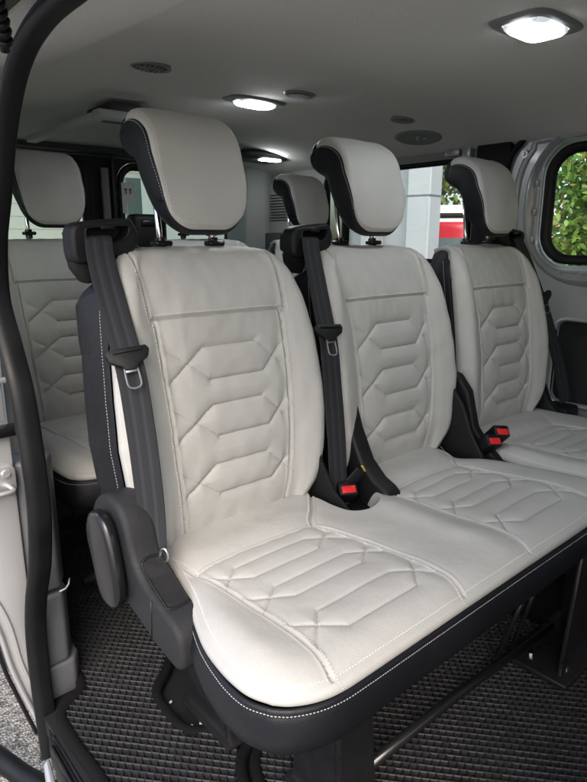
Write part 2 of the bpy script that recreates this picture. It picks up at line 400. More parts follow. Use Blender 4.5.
# ------------------------------------------------------------------ headrest
def build_headrest():
    loop = cat([(.940, .940), (.929, .952), (.928, .985), (.933, 1.02), (.943, 1.06), (.953, 1.095), (.972, 1.127), (1.003, 1.149), (1.035, 1.154), (1.060, 1.142), (1.070, 1.118), (1.064, 1.092), (1.046, 1.073), (1.022, 1.058), (1.008, 1.035), (1.000, 1.005), (.990, .975), (.975, .952), (.955, .940)], 150, closed=True)[:-1]
    W = .092; xs = np.concatenate([np.linspace(-1, 1, 91)])
    n = len(loop); z0, z1 = loop[:, 1].min(), loop[:, 1].max(); cy = .985
    Lp = []
    for u in xs:
        x = W*math.sin(u*math.pi/2)*1.0 if False else W*u
        ax_ = abs(x)
        rb, rt = .056, .030
        zb = z0+(rb-math.sqrt(max(0, rb*rb-max(0, ax_-(W-rb))**2)) if ax_ > W-rb else 0)*.85
        zt = z1-(rt-math.sqrt(max(0, rt*rt-max(0, ax_-(W-rt))**2)) if ax_ > W-rt else 0)*.6
        q = np.clip((loop[:, 1]-z0)/(z1-z0), 0, 1)
        Zz = zb+q*(zt-zb)
        e = max(0, ax_-(W-.014))/.014; sh = .009*(1-math.sqrt(max(0, 1-e*e)))
        d = loop-np.array([.985, 1.06]); d /= np.linalg.norm(d, axis=1)[:, None]
        crown = .006*(1-(x/W)**2)
        Yy = loop[:, 0]-d[:, 0]*sh-crown*np.clip((.985-loop[:, 0])/.03, 0, 1)*.8
        tp = 1-.17*np.clip((1.05-Zz)/.10, 0, 1)**1.4
        Lp.append(np.stack([x*tp, Yy, Zz-d[:, 1]*sh*.5], 1))
    G3 = np.array(Lp)                                   # 91,n,3
    h = waves(G3[:, :, 0], G3[:, :, 2], .0009, 45, 9)
    nrm = np.cross(np.gradient(G3, axis=0), np.gradient(np.concatenate([G3[:, -1:], G3, G3[:, :1]], 1), axis=1)[:, 1:-1]); nrm /= np.linalg.norm(nrm, axis=2)[:, :, None]+1e-12
    if (nrm[45, 20] @ np.array([0, -1, 0])) < 0: nrm = -nrm
    # the cream cover takes the front and top of the loop
    i0 = 3; i1 = int(np.argmin(np.hypot(loop[:, 0]-1.050, loop[:, 1]-1.150)))
    idx = np.arange(n)
    grooveL = np.exp(-((idx-i0)/1.5)**2)+np.exp(-((idx-i1)/1.5)**2)
    G3 = G3+nrm*(h-.002*grooveL[None, :])[:, :, None]
    g = Geo(); gd = Geo()
    sub = G3[:, i0:i1+1]; g.add(sub, grid_faces(sub.shape[0], sub.shape[1], flip=True))
    rest = np.concatenate([G3[:, i1:], G3[:, :i0+1]], 1); gd.add(rest, grid_faces(rest.shape[0], rest.shape[1], flip=True))
    def fe_of(line, nn):
        d = np.r_[0, np.cumsum(np.linalg.norm(np.diff(line, axis=0), axis=1))]
        return (lambda x, y: (np.stack([np.interp(x, d, line[:, k]) for k in range(3)], 1), np.stack([np.interp(x, d, nn[:, k]) for k in range(3)], 1))), d[-1]
    for j in (4, 86):
        f, L = fe_of(sub[j], nrm[j, i0:i1+1]); stitches(g, [(0, 0), (L, 0)], f, pitch=.0052, ln=.0036, lift=.0004)
    f, L = fe_of(sub[4:87, 3], nrm[4:87, i0+3]); stitches(g, [(0, 0), (L, 0)], f, pitch=.0052, ln=.0036, lift=.0004)
    for j, sgn in ((0, -1), (90, 1)):
        base = G3[j]; inose = int(np.argmax(loop[:, 0])); 
        F_ = resample(base[:inose+1], 90); B_ = resample(np.vstack([base[inose:], base[:1]])[::-1], 90)
        S_ = np.linspace(0, 1, 22)**1.0; S_ = (1-np.cos(S_*math.pi))/2
        Pg = F_[:, None]*(1-S_)[None, :, None]+B_[:, None]*S_[None, :, None]
        Pg[:, :, 0] += sgn*.0075*np.sqrt(np.clip(4*S_*(1-S_), 0, 1))[None, :]*np.sqrt(np.clip(np.sin(np.linspace(0, 1, 90)*math.pi), 0, 1))[:, None]
        gd.add(Pg, grid_faces(90, 22, flip=(sgn < 0)))
        line = Pg[:, 3].copy(); line[:, 0] += sgn*.0006; nn = np.tile([sgn, 0, 0], (90, 1)).astype(float)
        f, L = fe_of(line[3:78], nn[3:78]); stitches(gd, [(0, 0), (L, 0)], f, pitch=.0052, ln=.0036, lift=.0005)
    return g, gd
HR_G, HRS_G = build_headrest()

def inside(p, poly):
    x, y = p; c = False; n = len(poly)
    for i in range(n):
        x0, y0 = poly[i]; x1, y1 = poly[(i+1) % n]
        if (y0 > y) != (y1 > y) and x < (x1-x0)*(y-y0)/(y1-y0)+x0: c = not c
    return c
# ------------------------------------------------------------------ cushions
def coons(left, right, front, back, nu, nv):
    """left/right run front->back, front/back run left->right"""
    l = resample(left, nv); r_ = resample(right, nv); f = resample(front, nu); b = resample(back, nu)
    u = np.linspace(0, 1, nu)[None, :, None]; v = np.linspace(0, 1, nv)[:, None, None]
    P = (1-u)*l[:, None]+u*r_[:, None]+(1-v)*f[None]+v*b[None]-((1-u)*(1-v)*l[0]+u*(1-v)*r_[0]+(1-u)*v*l[-1]+u*v*r_[-1])
    return P
def insert_seams(ox):
    lp = cat([(.418, .930), (.436, .83), (.447, .745), (.455, .68), (.4575, .60), (.456, .53), (.4535, .48), (.447, .448), (.434, .410)], 60)+[ox, 0]
    rp = cat([(.830, .93), (.800, .86), (.742, .79), (.700, .745), (.712, .70), (.727, .637), (.731, .586), (.733, .539), (.729, .477), (.719, .439), (.700, .408)], 70)+[ox, 0]
    hr = cat([(.448, .742), (.498, .747), (.563, .749), (.64, .745), (.700, .742)], 20)+[ox, 0]
    q = []
    def Q(k, *pts): q.append((k, [(x+ox, y) for x, y in pts], 1))
    for yc, l, r2 in ((.695, .478, .680), (.613, .493, .699), (.513, .493, .703)):
        t = .019 if yc > .6 else .025
        el = .452 if yc > .65 else .458; er = .712 if yc > .65 else .731
        Q('quilt', (el, yc-t*1.45), (l, yc), (l+.024, yc+t), (r2-.030, yc+t), (r2, yc), (er, yc-t*1.3)) 
        Q('quilt', (el, yc+t*1.25), (l, yc), (l+.032, yc-t-.003), (r2-.030, yc-t-.003), (r2, yc), (er, yc+t*1.2))
    return [('pipe', lp, 1), ('pipe', rp, -1), ('thin', hr, 1)], q, (lp, rp, hr)
def build_cushion(left, right, front, back, oxs, nu, nv, seed, notch=None):
    P2 = coons(left, right, front, back, nu, nv); X = P2[:, :, 0]; Y = P2[:, :, 1]
    outline = np.vstack([resample(front, 120), resample(right, 100)[1:], resample(back, 120)[::-1][1:], resample(left, 100)[::-1][1:]])
    d = seg_dist(X, Y, outline)
    Z = .4255-.0120*np.clip(1-d/.050, 0, 1)**2.3
    Z += .006*np.exp(-((Y-.50)/.08)**2)-.003*np.exp(-((Y-.66)/.10)**2)
    h = waves(X, Y, .0008, 26, seed)+waves(X, Y, .0003, 95, seed+1)
    allq = []; lines = []
    for ox in oxs:
        s, q, ln = insert_seams(ox); lines.append((ln, q))
        h += seam_field(X, Y, s)
        cx = .59+ox
        lx = np.interp(Y, ln[0][::-1, 1], ln[0][::-1, 0]); rx = np.interp(Y, ln[1][::-1, 1], ln[1][::-1, 0])
        m = (X > lx) & (X < rx) & (Y < .742) & (Y > .40)
        sf = np.clip((X-lx)/.014, 0, 1)*np.clip((rx-X)/.014, 0, 1)*np.clip((.744-Y)/.006, 0, 1)*np.clip((Y-.40)/.01, 0, 1)
        h += seam_field(X, Y, q, .0040)*sf*sf*(3-2*sf)
        # bolster swell either side of the insert
        h += .007*np.exp(-((X-(.40+ox))/.032)**2)*np.clip((Y-.42)/.1, 0, 1)*np.clip((.80-Y)/.1, 0, 1)
        h += .004*np.exp(-((Y-.79)/.03)**2)*m.any()*np.exp(-((X-cx)/.12)**4)
    h *= np.clip(d/.008, 0, 1)
    Z = Z+h
    if notch is not None:
        bb = (X > notch[:, 0].min()-.02) & (X < notch[:, 0].max()+.02) & (Y > notch[:, 1].min()-.02); sd = np.full(X.shape, -1.); pl_ = [tuple(q_) for q_ in notch]
        xs_, ys_ = X[bb], Y[bb]; ins = np.array([1 if inside((a, b), pl_) else -1 for a, b in zip(xs_, ys_)]); sd[bb] = seg_dist(xs_, ys_, notch)*ins
        t_ = np.clip((sd+.006)/.016, 0, 1); Z = Z-.075*t_*t_
    P = np.stack([X, Y, Z], 2); N = grid_normals(P)
    if N[nv//2, nu//2, 2] < 0: N = -N
    fx, fy, fz = X.ravel(), Y.ravel(), Z.ravel()
    # coarse lookup grid
    cell = .01; tbl = {}
    for i, (a, b) in enumerate(zip((fx/cell).astype(int), (fy/cell).astype(int))): tbl.setdefault((a, b), []).append(i)
    NF = N.reshape(-1, 3)
    def f(x, y):
        pos = []; nor = []
        for a, b in zip(x, y):
            ia, ib = int(a/cell), int(b/cell); c = []
            for u in (-1, 0, 1):
                for w in (-1, 0, 1): c += tbl.get((ia+u, ib+w), [])
            if not c: pos.append((np.nan,)*3); nor.append((0, 0, 1)); continue
            c = np.array(c); dd = (fx[c]-a)**2+(fy[c]-b)**2; o = np.argsort(dd)[:4]; w = 1/(dd[o]+1e-9); w /= w.sum()
            pos.append((a, b, (fz[c[o]]*w).sum())); nor.append(NF[c[o]].mean(0))
        return np.array(pos), np.array(nor)
    g = Geo(); g.add(P, grid_faces(nv, nu))
    ol = np.vstack([P[::-1, 0], P[0, 1:-1], P[:, -1], P[-1, 1:-1][::-1]])     # cream rolls over the rim
    T = np.roll(ol[:, :2], -1, 0)-np.roll(ol[:, :2], 1, 0); T /= np.linalg.norm(T, axis=1)[:, None]+1e-9; Oo = np.stack([T[:, 1], -T[:, 0]], 1)
    for _ in range(6): Oo = (np.roll(Oo, 1, 0)+Oo+np.roll(Oo, -1, 0))/3
    if ((ol[:, :2]-ol[:, :2].mean(0))*Oo).sum() < 0: Oo = -Oo
    ring(g, [np.c_[ol[:, 0]+Oo[:, 0]*o, ol[:, 1]+Oo[:, 1]*o, ol[:, 2]+dz_] for o, dz_ in ((0, 0), (.0026, -.0012), (.0048, -.0040), (.0058, -.0080), (.0052, -.0125), (.0030, -.0150))])
    for (lp, rp, hr), q in lines:
        stitches(g, offset_line(lp[4:], .0065), f, lift=.0004); stitches(g, offset_line(rp[4:], -.0065), f, lift=.0004)
        stitches(g, offset_line(hr, .004), f, mi=2, r=.0005, lift=.0005)
        for kd, ln, sd in q: stitches(g, ln, f, pitch=.0056, ln=.0034, r=.00045, mi=2, lift=.0006)
    rim = np.vstack([resample(left, 140)[::-1], resample(front, 300)[1:], resample(right, 140)[1:]])
    rin = offset_line(rim, .0065)
    stitches(g, rin, f, lift=.0004)
    # dark border: swept round the outline
    ol = np.vstack([resample(left, 90)[::-1], resample(front, 260)[1:-1], resample(right, 90), resample(back, 160)[::-1][1:-1]])
    n = len(ol); T = np.roll(ol, -1, 0)-np.roll(ol, 1, 0); T /= np.linalg.norm(T, axis=1)[:, None]; O = np.stack([T[:, 1], -T[:, 0]], 1)
    c = ol.mean(0)
    if ((ol-c)*O).sum() < 0: O = -O
    prof = [(-.004, .393), (-.002, .397), (.002, .4000), (.0050, .4012), (.0078, .3995), (.0088, .3965), (.0086, .3935), (.0100, .3910), (.0115, .385), (.0130, .373), (.0125, .358), (.008, .340), (-.004, .326), (-.026, .318), (-.07, .314), (-.16, .313)]
    wob = waves(ol[:, 0], ol[:, 1], .0012, 30, seed+3)
    loops = [np.stack([ol[:, 0]+O[:, 0]*(o+wob*(z < .385)), ol[:, 1]+O[:, 1]*(o+wob*(z < .385)), np.full(n, z)], 1) for o, z in prof]
    gd = Geo(); ring(gd, loops)
    line = loops[6][:90+258+88]; nn = np.stack([O[:, 0], O[:, 1], np.full(n, .45)], 1)[:len(line)]
    nn /= np.linalg.norm(nn, axis=1)[:, None]
    dd = np.r_[0, np.cumsum(np.linalg.norm(np.diff(line, axis=0), axis=1))]
    fe = lambda x, y: (np.stack([np.interp(x, dd, line[:, k]) for k in range(3)], 1), np.stack([np.interp(x, dd, nn[:, k]) for k in range(3)], 1))
    stitches(gd, [(0, 0), (dd[-1], 0)], fe, pitch=.0046, ln=.0034, r=.0005, lift=.0005)
    return g, gd
LEFT = cat([(.364, .449), (.352, .475), (.350, .505), (.354, .54), (.364, .585), (.382, .635), (.404, .69), (.430, .765), (.443, .83), (.445, .93)], 140)
FRONTL = [(.364, .449), (.379, .435), (.405, .422), (.436, .415), (.48, .4135)]
def mirror(L, cx): return np.array(L)*[-1, 1]+[2*cx, 0]
cxd = .828
def ray_fix(L, sx=1.0):
    """the outline was surveyed on the cushion crown; the rim sits lower, so it moves in a little"""
    L = np.array(L, float); k = np.clip((.80-L[:, 1])/.15, 0, 1)
    return np.c_[L[:, 0]*(1+.030*sx*k), L[:, 1]*(1+.030*k)]
LEFT = ray_fix(LEFT)
RIGHT = ray_fix(cat([(1.292, .446), (1.303, .475), (1.306, .53), (1.303, .60), (1.288, .66), (1.262, .72), (1.215, .775), (1.235, .83), (1.25, .93)], 140), 0)
FR = cat(FRONTL+[(.60, .413), (.83, .412), (1.06, .410)]+[(2*cxd-a, b-.003) for a, b in FRONTL[::-1]], 400); FR = np.c_[FR[:, 0]*(1+.030*np.clip((1.15-FR[:, 0])/.7, 0, 1)), FR[:, 1]*1.030]; FR[0] = LEFT[0]; FR[-1] = RIGHT[0]
BACKD = np.array([(.445, .93), (1.25, .93)])
NOTCH = cat([(.790, .96), (.788, .90), (.787, .82), (.787, .765), (.797, .735), (.828, .719), (.862, .726), (.890, .760), (.915, .83), (.925, .90), (.928, .96)], 90)
CUSH2_G = build_cushion(LEFT, RIGHT, FR, BACKD, (0, .467), 480, 230, 20, NOTCH)
cs = 1.555
SL = cat([(1.318, .449), (1.312, .48), (1.310, .53), (1.312, .60), (1.320, .68), (1.335, .78), (1.345, .86), (1.345, .93)], 140)
SF = cat([(1.318, .449), (1.333, .430), (1.36, .417), (1.40, .413), (1.60, .412), (1.72, .413), (1.765, .420), (1.79, .435), (1.802, .455)], 300)
SR = cat([(1.802, .455), (1.81, .50), (1.808, .6), (1.80, .70), (1.79, .8), (1.785, .93)], 140)
CUSH1_G = build_cushion(SL, SR, SF, np.array([(1.345, .93), (1.785, .93)]), (.950,), 230, 220, 33)

# ------------------------------------------------------------------ belt ribbon
def ribbon(path, wdir, width, n=70, th=.0012):
    P = cat(path, n); Wd = cat(wdir, n); Wd /= np.linalg.norm(Wd, axis=1)[:, None]
    T = frames(P); g = Geo(); Nn = np.cross(T, Wd); Nn /= np.linalg.norm(Nn, axis=1)[:, None]; Wd = np.cross(Nn, T)
    cols = [-.5, -.46, -.27, -.24, -.12, -.09, .09, .12, .24, .27, .46, .5]
    hb = [0, .0004, .0004, .0001, .0001, .0004, .0004, .0001, .0001, .0004, .0004, 0]
    V = []
    for i in range(n):
        for c, h in zip(cols, hb): V.append(P[i]+Wd[i]*c*width+Nn[i]*(th/2+h))
        for c, h in list(zip(cols, hb))[::-1]: V.append(P[i]+Wd[i]*c*width-Nn[i]*(th/2+h))
    k = 24; F = grid_faces(n, k, True); mi = []
    for i in range(n-1):
        for j in range(k):
            q = j if j < 12 else 22-j
            mi.append(1 if q in (3, 7) else 0)
    g.add(V, F, mi); return g
def belt_tongue(parent, c, t, nrm, flipm=1):
    """plastic slider with a bright metal loop; t runs down the belt, nrm faces out"""
    t = np.array(t, float); t /= np.linalg.norm(t); nrm = np.array(nrm, float); nrm -= t*nrm.dot(t); nrm /= np.linalg.norm(nrm)
    s = np.cross(t, nrm); Mx = np.stack([s, t, nrm], 1)
    def X(p): return np.array(c)+Mx@np.array(p, float)
    g = Geo(); o = Geo()
    poly = [(-.034, -.006), (-.030, -.013), (.030, -.013), (.034, -.006), (.030, .006), (.012, .016), (.009, .022), (-.009, .022), (-.012, .016), (-.030, .006)]
    prism(o, poly, 'z', -.004, .008, bev=.0025)
    V = np.concatenate(o.v); g.add(np.array([X(p) for p in V]), o.f)
    o = Geo(); box(o, (0, -.007, .0095), (.046, .003, .003), .001)
    V = np.concatenate(o.v); g.add(np.array([X(p) for p in V]), o.f)
    q = obj('belt_tongue', g, 'plastic', parent, auto=40)
    g = Geo(); lp_ = cat([(-.0095, .016), (-.0105, .034), (-.0095, .046), (-.004, .050), (.004, .050), (.0095, .046), (.0105, .034), (.0095, .016)], 40)
    tube(g, [X((a, b, .003)) for a, b in lp_], .0017, 8)
    o = Geo(); box(o, (0, .021, .003), (.019, .009, .0022), .0006); V = np.concatenate(o.v); g.add(np.array([X(p) for p in V]), o.f)
    obj('metal_tab', g, 'tab', q, auto=40)
    return q
def guide(parent, side, ox=0):
    """moulded belt guide on the shoulder of a backrest; side -1 left, +1 right (ox = seat centre x)"""
    g = Geo()
    def X(x): return ox+side*x
    body = [(.122, .935), (.130, .958), (.140, .965), (.185, .962), (.224, .957), (.236, .950), (.240, .935), (.239, .905), (.232, .894), (.215, .893), (.160, .903), (.130, .915)]
    hole = [(.146, .938), (.142, .948), (.150, .952), (.205, .948), (.214, .944), (.212, .933), (.203, .925), (.160, .929)]
    o = Geo(); bl_ = cat([(X(a), b) for a, b in body], 60, closed=True)[:-1]; hl_ = cat([(X(a), b) for a, b in hole], 40, closed=True)[:-1]
    c_ = bl_.mean(0); hc = hl_.mean(0)
    def LP(pl, c0, s_, y, off=0): 
        q_ = pl-c0; r_ = np.linalg.norm(q_, axis=1)[:, None]; q_ = c0+q_*(1+off/r_); return np.c_[q_[:, 0], np.full(len(pl), y), q_[:, 1]]
    ring(g, [LP(bl_, c_, 1, .994, -.006), LP(bl_, c_, 1, .987, 0), LP(bl_, c_, 1, .965, 0), LP(bl_, c_, 1, .959, -.0012), LP(bl_, c_, 1, .955, -.0045), LP(bl_, c_, 1, .954, -.008)])
    plate_holes(g, [tuple(p) for p in LP(bl_, c_, 1, 0, -.0078)[:, [0, 2]]], [[tuple(p) for p in LP(hl_, hc, 1, 0, .0025)[:, [0, 2]]]], 'y', .9540, .9548)
    ring(g, [LP(hl_, hc, 1, .9540, .003), LP(hl_, hc, 1, .9525, .0015), LP(hl_, hc, 1, .9535, 0), LP(hl_, hc, 1, .962, -.001), LP(hl_, hc, 1, .985, -.003)])
    g.add(LP(hl_, hc, 1, .984, 0), [list(range(len(hl_)))])
    box(g, (X(.180), 1.006, .925), (.09, .03, .040), .010, 3)
    prism(g, [(X(.188), .905), (X(.236), .905), (X(.232), .885), (X(.216), .862), (X(.206), .860), (X(.195), .88)], 'y', .962, .998, bev=.006)
    box(g, (X(.128), 1.01, .910), (.05, .05, .026), .01, 3)
    q = obj('belt_guide', g, 'plastic', parent, auto=35)
    g = Geo(); box(g, (X(.178), .9545, .9500), (.024, .004, .008), .0015)
    obj('guide_clip', g, 'gloss', q, auto=35)
    return q
def place(gs, dx, dy=0, dz=0, sx=1):
    n = Geo(); V = np.concatenate(gs.v)*[sx, 1, 1]+[dx, dy, dz]
    F = gs.f if sx > 0 else [f[::-1] for f in gs.f]
    n.v = [V]; n.f = F; n.m = gs.m; n.n = len(V); return n
# shared meshes for the repeated back and head rests
MESH = {}
def shared(name, key, g, mats, parent, loc):
    if key not in MESH:
        o = obj(name, g, mats, None, auto=50); MESH[key] = o.data
    else:
        o = bpy.data.objects.new(name, MESH[key]); COL.objects.link(o)
    o.parent = parent; o.location = loc; return o
CR = ['cream', 'thread', 'thread_grey']; NV = ['navy', 'thread_dim']
def backrest(root, x, y=0, z=0, v=0):
    b = shared('backrest', 'back%d' % v, BACKS[v][0], CR, root, (x, y, z))
    shared('backrest_side', 'shell', BACKS[0][1], NV, b, (0, 0, 0)); return b
def headrest(root, x, y=0, z=0):
    h = shared('headrest', 'hr', HR_G, CR, root, (x, y, z))
    shared('headrest_side', 'hrs', HRS_G, NV, h, (0, 0, 0))
    for s in (-1, 1):
        if ('post') not in MESH:
            g = Geo(); tube(g, [(0, .998, .88), (0, 1.006, .95), (0, 1.022, 1.09)], .0055, 16)
            MESH['post'] = obj('headrest_post', g, 'chrome', None).data; bpy.data.objects.remove(bpy.data.objects['headrest_post'])
            g = Geo(); box(g, (0, .998, .924), (.034, .026, .010), .004, 3); tube(g, [(0, 1.000, .91), (0, 1.003, .934)], .0095, 16)
            MESH['collar'] = obj('post_collar', g, 'gloss', None, auto=40).data; bpy.data.objects.remove(bpy.data.objects['post_collar'])
        for nm, k in (('headrest_post', 'post'), ('post_collar', 'collar')):
            o = bpy.data.objects.new(nm, MESH[k]); COL.objects.link(o); o.parent = h; o.location = (s*.057, 0, 0)
    return h
def buckle(parent, c, tilt=25, yaw=0, roll=0):
    """seat-belt buckle, long axis up; c is the top centre"""
    Rm = Matrix.Rotation(R(yaw), 3, 'Z') @ Matrix.Rotation(R(tilt), 3, 'X') @ Matrix.Rotation(R(roll), 3, 'Y')
    g = Geo(); box(g, (0, 0, -.042), (.042, .032, .084), .006, 3)
    r_ = Geo(); box(r_, (0, -.004, .0008), (.030, .016, .005), .0018)
    s_ = Geo(); box(s_, (0, .009, .0004), (.026, .005, .0014), .0003)
    out = []
    for q in (g, r_, s_):
        V = np.array([(Rm @ Vector(p))[:] for p in np.concatenate(q.v)])+np.array(c); q.v = [V]
    b = obj('buckle', g, 'plastic', parent, auto=40); obj('release_button', r_, 'red', b, auto=40); obj('buckle_slot', s_, 'gloss', b)
    return b

# ------------------------------------------------------------------ seats
def rel(root): return np.array(root.location)
def O(name, g, mats, root, **k): return obj(name, g, mats, root, origin=tuple(root.location), **k)
dbl = thing('double_passenger_seat', 'cream quilted leather double seat nearest the open door, two backrests on one long cushion', 'car seat', (.83, .70, 0), 'cream leather seats of the middle row')
sgl = thing('single_passenger_seat', 'single cream leather seat of the middle row beside the silver wall and window', 'car seat', (1.56, .70, 0), 'cream leather seats of the middle row')
def sub(root): # location offset for shared meshes (meshes are in world y,z)
    return -root.location[1]
c1 = O('cushion', CUSH2_G[0], CR, dbl, auto=60); obj('cushion_side', CUSH2_G[1], NV, c1, origin=tuple(dbl.location))
c2 = O('cushion', CUSH1_G[0], CR, sgl, auto=60); obj('cushion_side', CUSH1_G[1], NV, c2, origin=tuple(sgl.location))
for root, xs in ((dbl, (.617, 1.077)), (sgl, (1.560,))):
    for x in xs:
        backrest(root, x-root.location[0], sub(root), 0, [.617, 1.077, 1.560].index(x)); headrest(root, x-root.location[0]+(.022 if x > 1.4 else 0), sub(root)-(.006 if x > 1.4 else 0))
# helper to build parts in world coordinates under a root
class WP:
    """empty-less parenting: temporarily records origin"""
def W(name, g, m, root, **k): return O(name, g, m, root, **k)
def wguide(root, side, x):
    q = guide(root, side, x)
    for o in [q]+list(q.children): o.data.transform(Matrix.Translation(-Vector(root.location)))
def wbelt(root, path, wd, tc, tt, tn, width=.047):
    g = ribbon(path, wd, width); b = W('seat_belt', g, ['belt', 'belt2'], root)
    q = belt_tongue(b, tc, tt, tn)
    for o in [q]+list(q.children): o.data.transform(Matrix.Translation(-Vector(root.location)))
wguide(dbl, -1, .617); wguide(dbl, -1, 1.077); wguide(sgl, 1, 1.538)
BP = [(.421, .985, .936), (.421, .962, .936), (.420, .9485, .932), (.4175, .9420, .915), (.413, .921, .880), (.410, .888, .825), (.4095, .845, .736), (.408, .821, .646), (.407, .808, .576), (.406, .800, .515), (.400, .790, .466), (.389, .778, .434), (.380, .770, .405)]
BW = [(1, -.02, .02), (1, -.02, .02), (1, -.05, .05), (1, -.1, .06), (1, -.15, .08), (1, -.25, .06), (1, -.30, 0), (1, -.40, 0), (.95, -.5, 0), (.85, -.6, -.1), (.7, -.75, -.2), (.6, -.8, -.2), (.6, -.8, -.2)]
wbelt(dbl, BP, BW, (.4075, .8480, .757), (-.01, -.42, -.9), (-.3, -1, .35), .044)
BP2 = [(.882, .985, .936), (.882, .962, .936), (.880, .9485, .932), (.876, .942, .915), (.868, .920, .868), (.853, .882, .793), (.846, .852, .715), (.844, .836, .614), (.844, .826, .531), (.843, .820, .467), (.843, .815, .43), (.843, .81, .39)]
BW2 = [(1, -.02, .02), (1, -.02, .02), (1, -.05, .05)]+[(1, -.12, .05)]*4+[(1, -.12, .02)]*2+[(1, -.25, 0)]*3
wbelt(dbl, BP2, BW2, (.8475, .8590, .752), (-.1, -.38, -.92), (-.1, -1, .35), .044)
BP3 = [(1.722, .985, .936), (1.724, .962, .936), (1.727, .9485, .930), (1.734, .938, .905), (1.762, .922, .845), (1.800, .900, .757), (1.838, .880, .665), (1.880, .855, .540), (1.915, .838, .420)]
BW3 = [(1, -.05, .05), (1, -.05, .05), (1, -.1, .1), (1, -.2, .2)]+[(1, -.35, .3)]*5
wbelt(sgl, BP3, BW3, (1.803, .894, .757), (.38, -.22, -.9), (-.35, -1, .1))
# recliner cover on the door side
g = Geo()
prof = [(.925, .440), (.920, .490), (.900, .522), (.862, .540), (.822, .535), (.796, .505), (.778, .458), (.748, .432), (.700, .416), (.664, .405), (.648, .388), (.645, .345), (.665, .336), (.72, .346), (.80, .368), (.86, .380), (.915, .40)]
prism(g, [tuple(p) for p in cat(prof, 60, closed=True)[:-1]], 'x', .358, .412, bev=.010, seg=4)
cov = W('recliner_cover', g, 'grain', dbl, auto=50)
g = Geo(); tube(g, [(.3575, .722, .418), (.3575, .728, .352)], .0010, 6)
obj('cover_seam', g, 'gloss', cov, origin=tuple(dbl.location))
# belt pocket in the front end of the cover: raised lip and dark well
g = Geo()
pk = [(.372, .692), (.402, .692), (.405, .705), (.405, .762), (.400, .772), (.374, .772), (.369, .760), (.369, .705)]
def zt(y): return float(np.interp(y, [.645, .664, .70, .748, .774], [.388, .405, .416, .432, .458]))
L = cat([(a, b, zt(b)+.0005) for a, b in pk], 60, closed=True); tube(g, L, .0022, 8, caps=False)
obj('pocket_rim', g, 'plastic', cov, origin=tuple(dbl.location))
g = Geo(); Lr = np.array(L)[:-1]; n = len(Lr)
g.add(np.vstack([Lr+[0, 0, .001]]), [list(range(n))]); obj('pocket_well', g, 'floor', cov, origin=tuple(dbl.location), smooth=False)
# belt anchor: bright buckle clasp and stub in the pocket
g = Geo(); box(g, (.388, .735, .422), (.022, .030, .012), .005, 3); W('belt_anchor', g, 'gloss', dbl, auto=40)
g = Geo()
L = cat([(.402, .768, .438), (.406, .760, .448), (.407, .757, .462), (.405, .762, .469), (.402, .768, .465), (.401, .771, .450)], 40, closed=True); tube(g, L, .0018, 8, caps=False)
W('anchor_ring', g, 'chrome', dbl)
# recliner lever paddle
g = Geo()
pd = [(.874, .512), (.848, .522), (.822, .514), (.806, .488), (.790, .430), (.790, .392), (.806, .372), (.835, .370), (.856, .384), (.872, .425), (.888, .475)]
prism(g, [tuple(p) for p in cat(pd, 36, closed=True)[:-1]], 'x', .332, .354, bev=.009, seg=4)
W('recliner_lever', g, 'gloss', dbl, auto=50)
g = Geo(); tube(g, [(.345, .84, .44), (.38, .84, .44)], .022, 18); W('lever_pivot', g, 'plastic', dbl, auto=40)
# dark side bolster of the cushion frame under the cover
g = Geo(); prism(g, [(.62, .30), (.98, .33), (.98, .42), (.62, .40)], 'x', .405, .45, bev=.006); W('seat_side_frame', g, 'steel', dbl, auto=40)
# legs
def leg(root, x0, x1, y0, y1, z1, flare=.0):
    g = Geo()
    bm = bmesh.new(); bmesh.ops.create_cube(bm, size=1); bmesh.ops.scale(bm, vec=(x1-x0, y1-y0, z1), verts=bm.verts); bmesh.ops.translate(bm, vec=((x0+x1)/2, (y0+y1)/2, z1/2), verts=bm.verts)
    for v in bm.verts:
        if v.co.z < .01: v.co.y += flare*(1 if v.co.y > (y0+y1)/2 else -1); v.co.x += .006*(1 if v.co.x > (x0+x1)/2 else -1)
    bmesh.ops.bevel(bm, geom=bm.edges[:], offset=.008, segments=3, affect='EDGES'); bm_to(g, bm)
    box(g, ((x0+x1)/2, (y0+y1)/2, .006), (x1-x0+.03, y1-y0+.05, .010), .003)
    box(g, (x0-.0015, (y0+y1)/2, z1*.5), (.004, (y1-y0)*.5, z1*.55), .002)
    for q in (-1, 1): tube(g, [((x0+x1)/2-.01, (y0+y1)/2+q*((y1-y0)/2+.015), .008), ((x0+x1)/2-.01, (y0+y1)/2+q*((y1-y0)/2+.015), .018)], .008, 6)
    return W('leg', g, 'steel', root, auto=40)
leg(dbl, .535, .605, .80, .93, .31, .01); leg(dbl, .575, .66, .555, .64, .31, .02); leg(dbl, 1.18, 1.25, .80, .93, .31); leg(sgl, 1.44, 1.50, .47, .54, .31, .03); leg(sgl, 1.68, 1.75, .8, .93, .31); leg(sgl, 1.68, 1.75, .5, .6, .31)
for yy in (.53, .80):
    g = Geo(); tube(g, [(.50, yy, .292), (1.26, yy, .292)], .014, 12); W('cross_tube', g, 'steel', dbl)
g = Geo(); tube(g, [(.60, .552, .054), (.9, .552, .047), (1.32, .552, .020)], .010, 14); W('cross_tube', g, 'bar', dbl)
g = Geo(); tube(g, [(1.104, .50, .280), (1.065, .55, .061)], .006, 10); W('brace', g, 'bar', dbl)
g = Geo(); tube(g, [(1.128, .50, .270), (1.129, .55, .050)], .005, 10); W('brace', g, 'steel', dbl)
g = Geo(); prism(g, [(1.16, .005), (1.42, .005), (1.40, .02), (1.33, .29), (1.20, .29), (1.19, .20)], 'y', .452, .462, bev=.003)
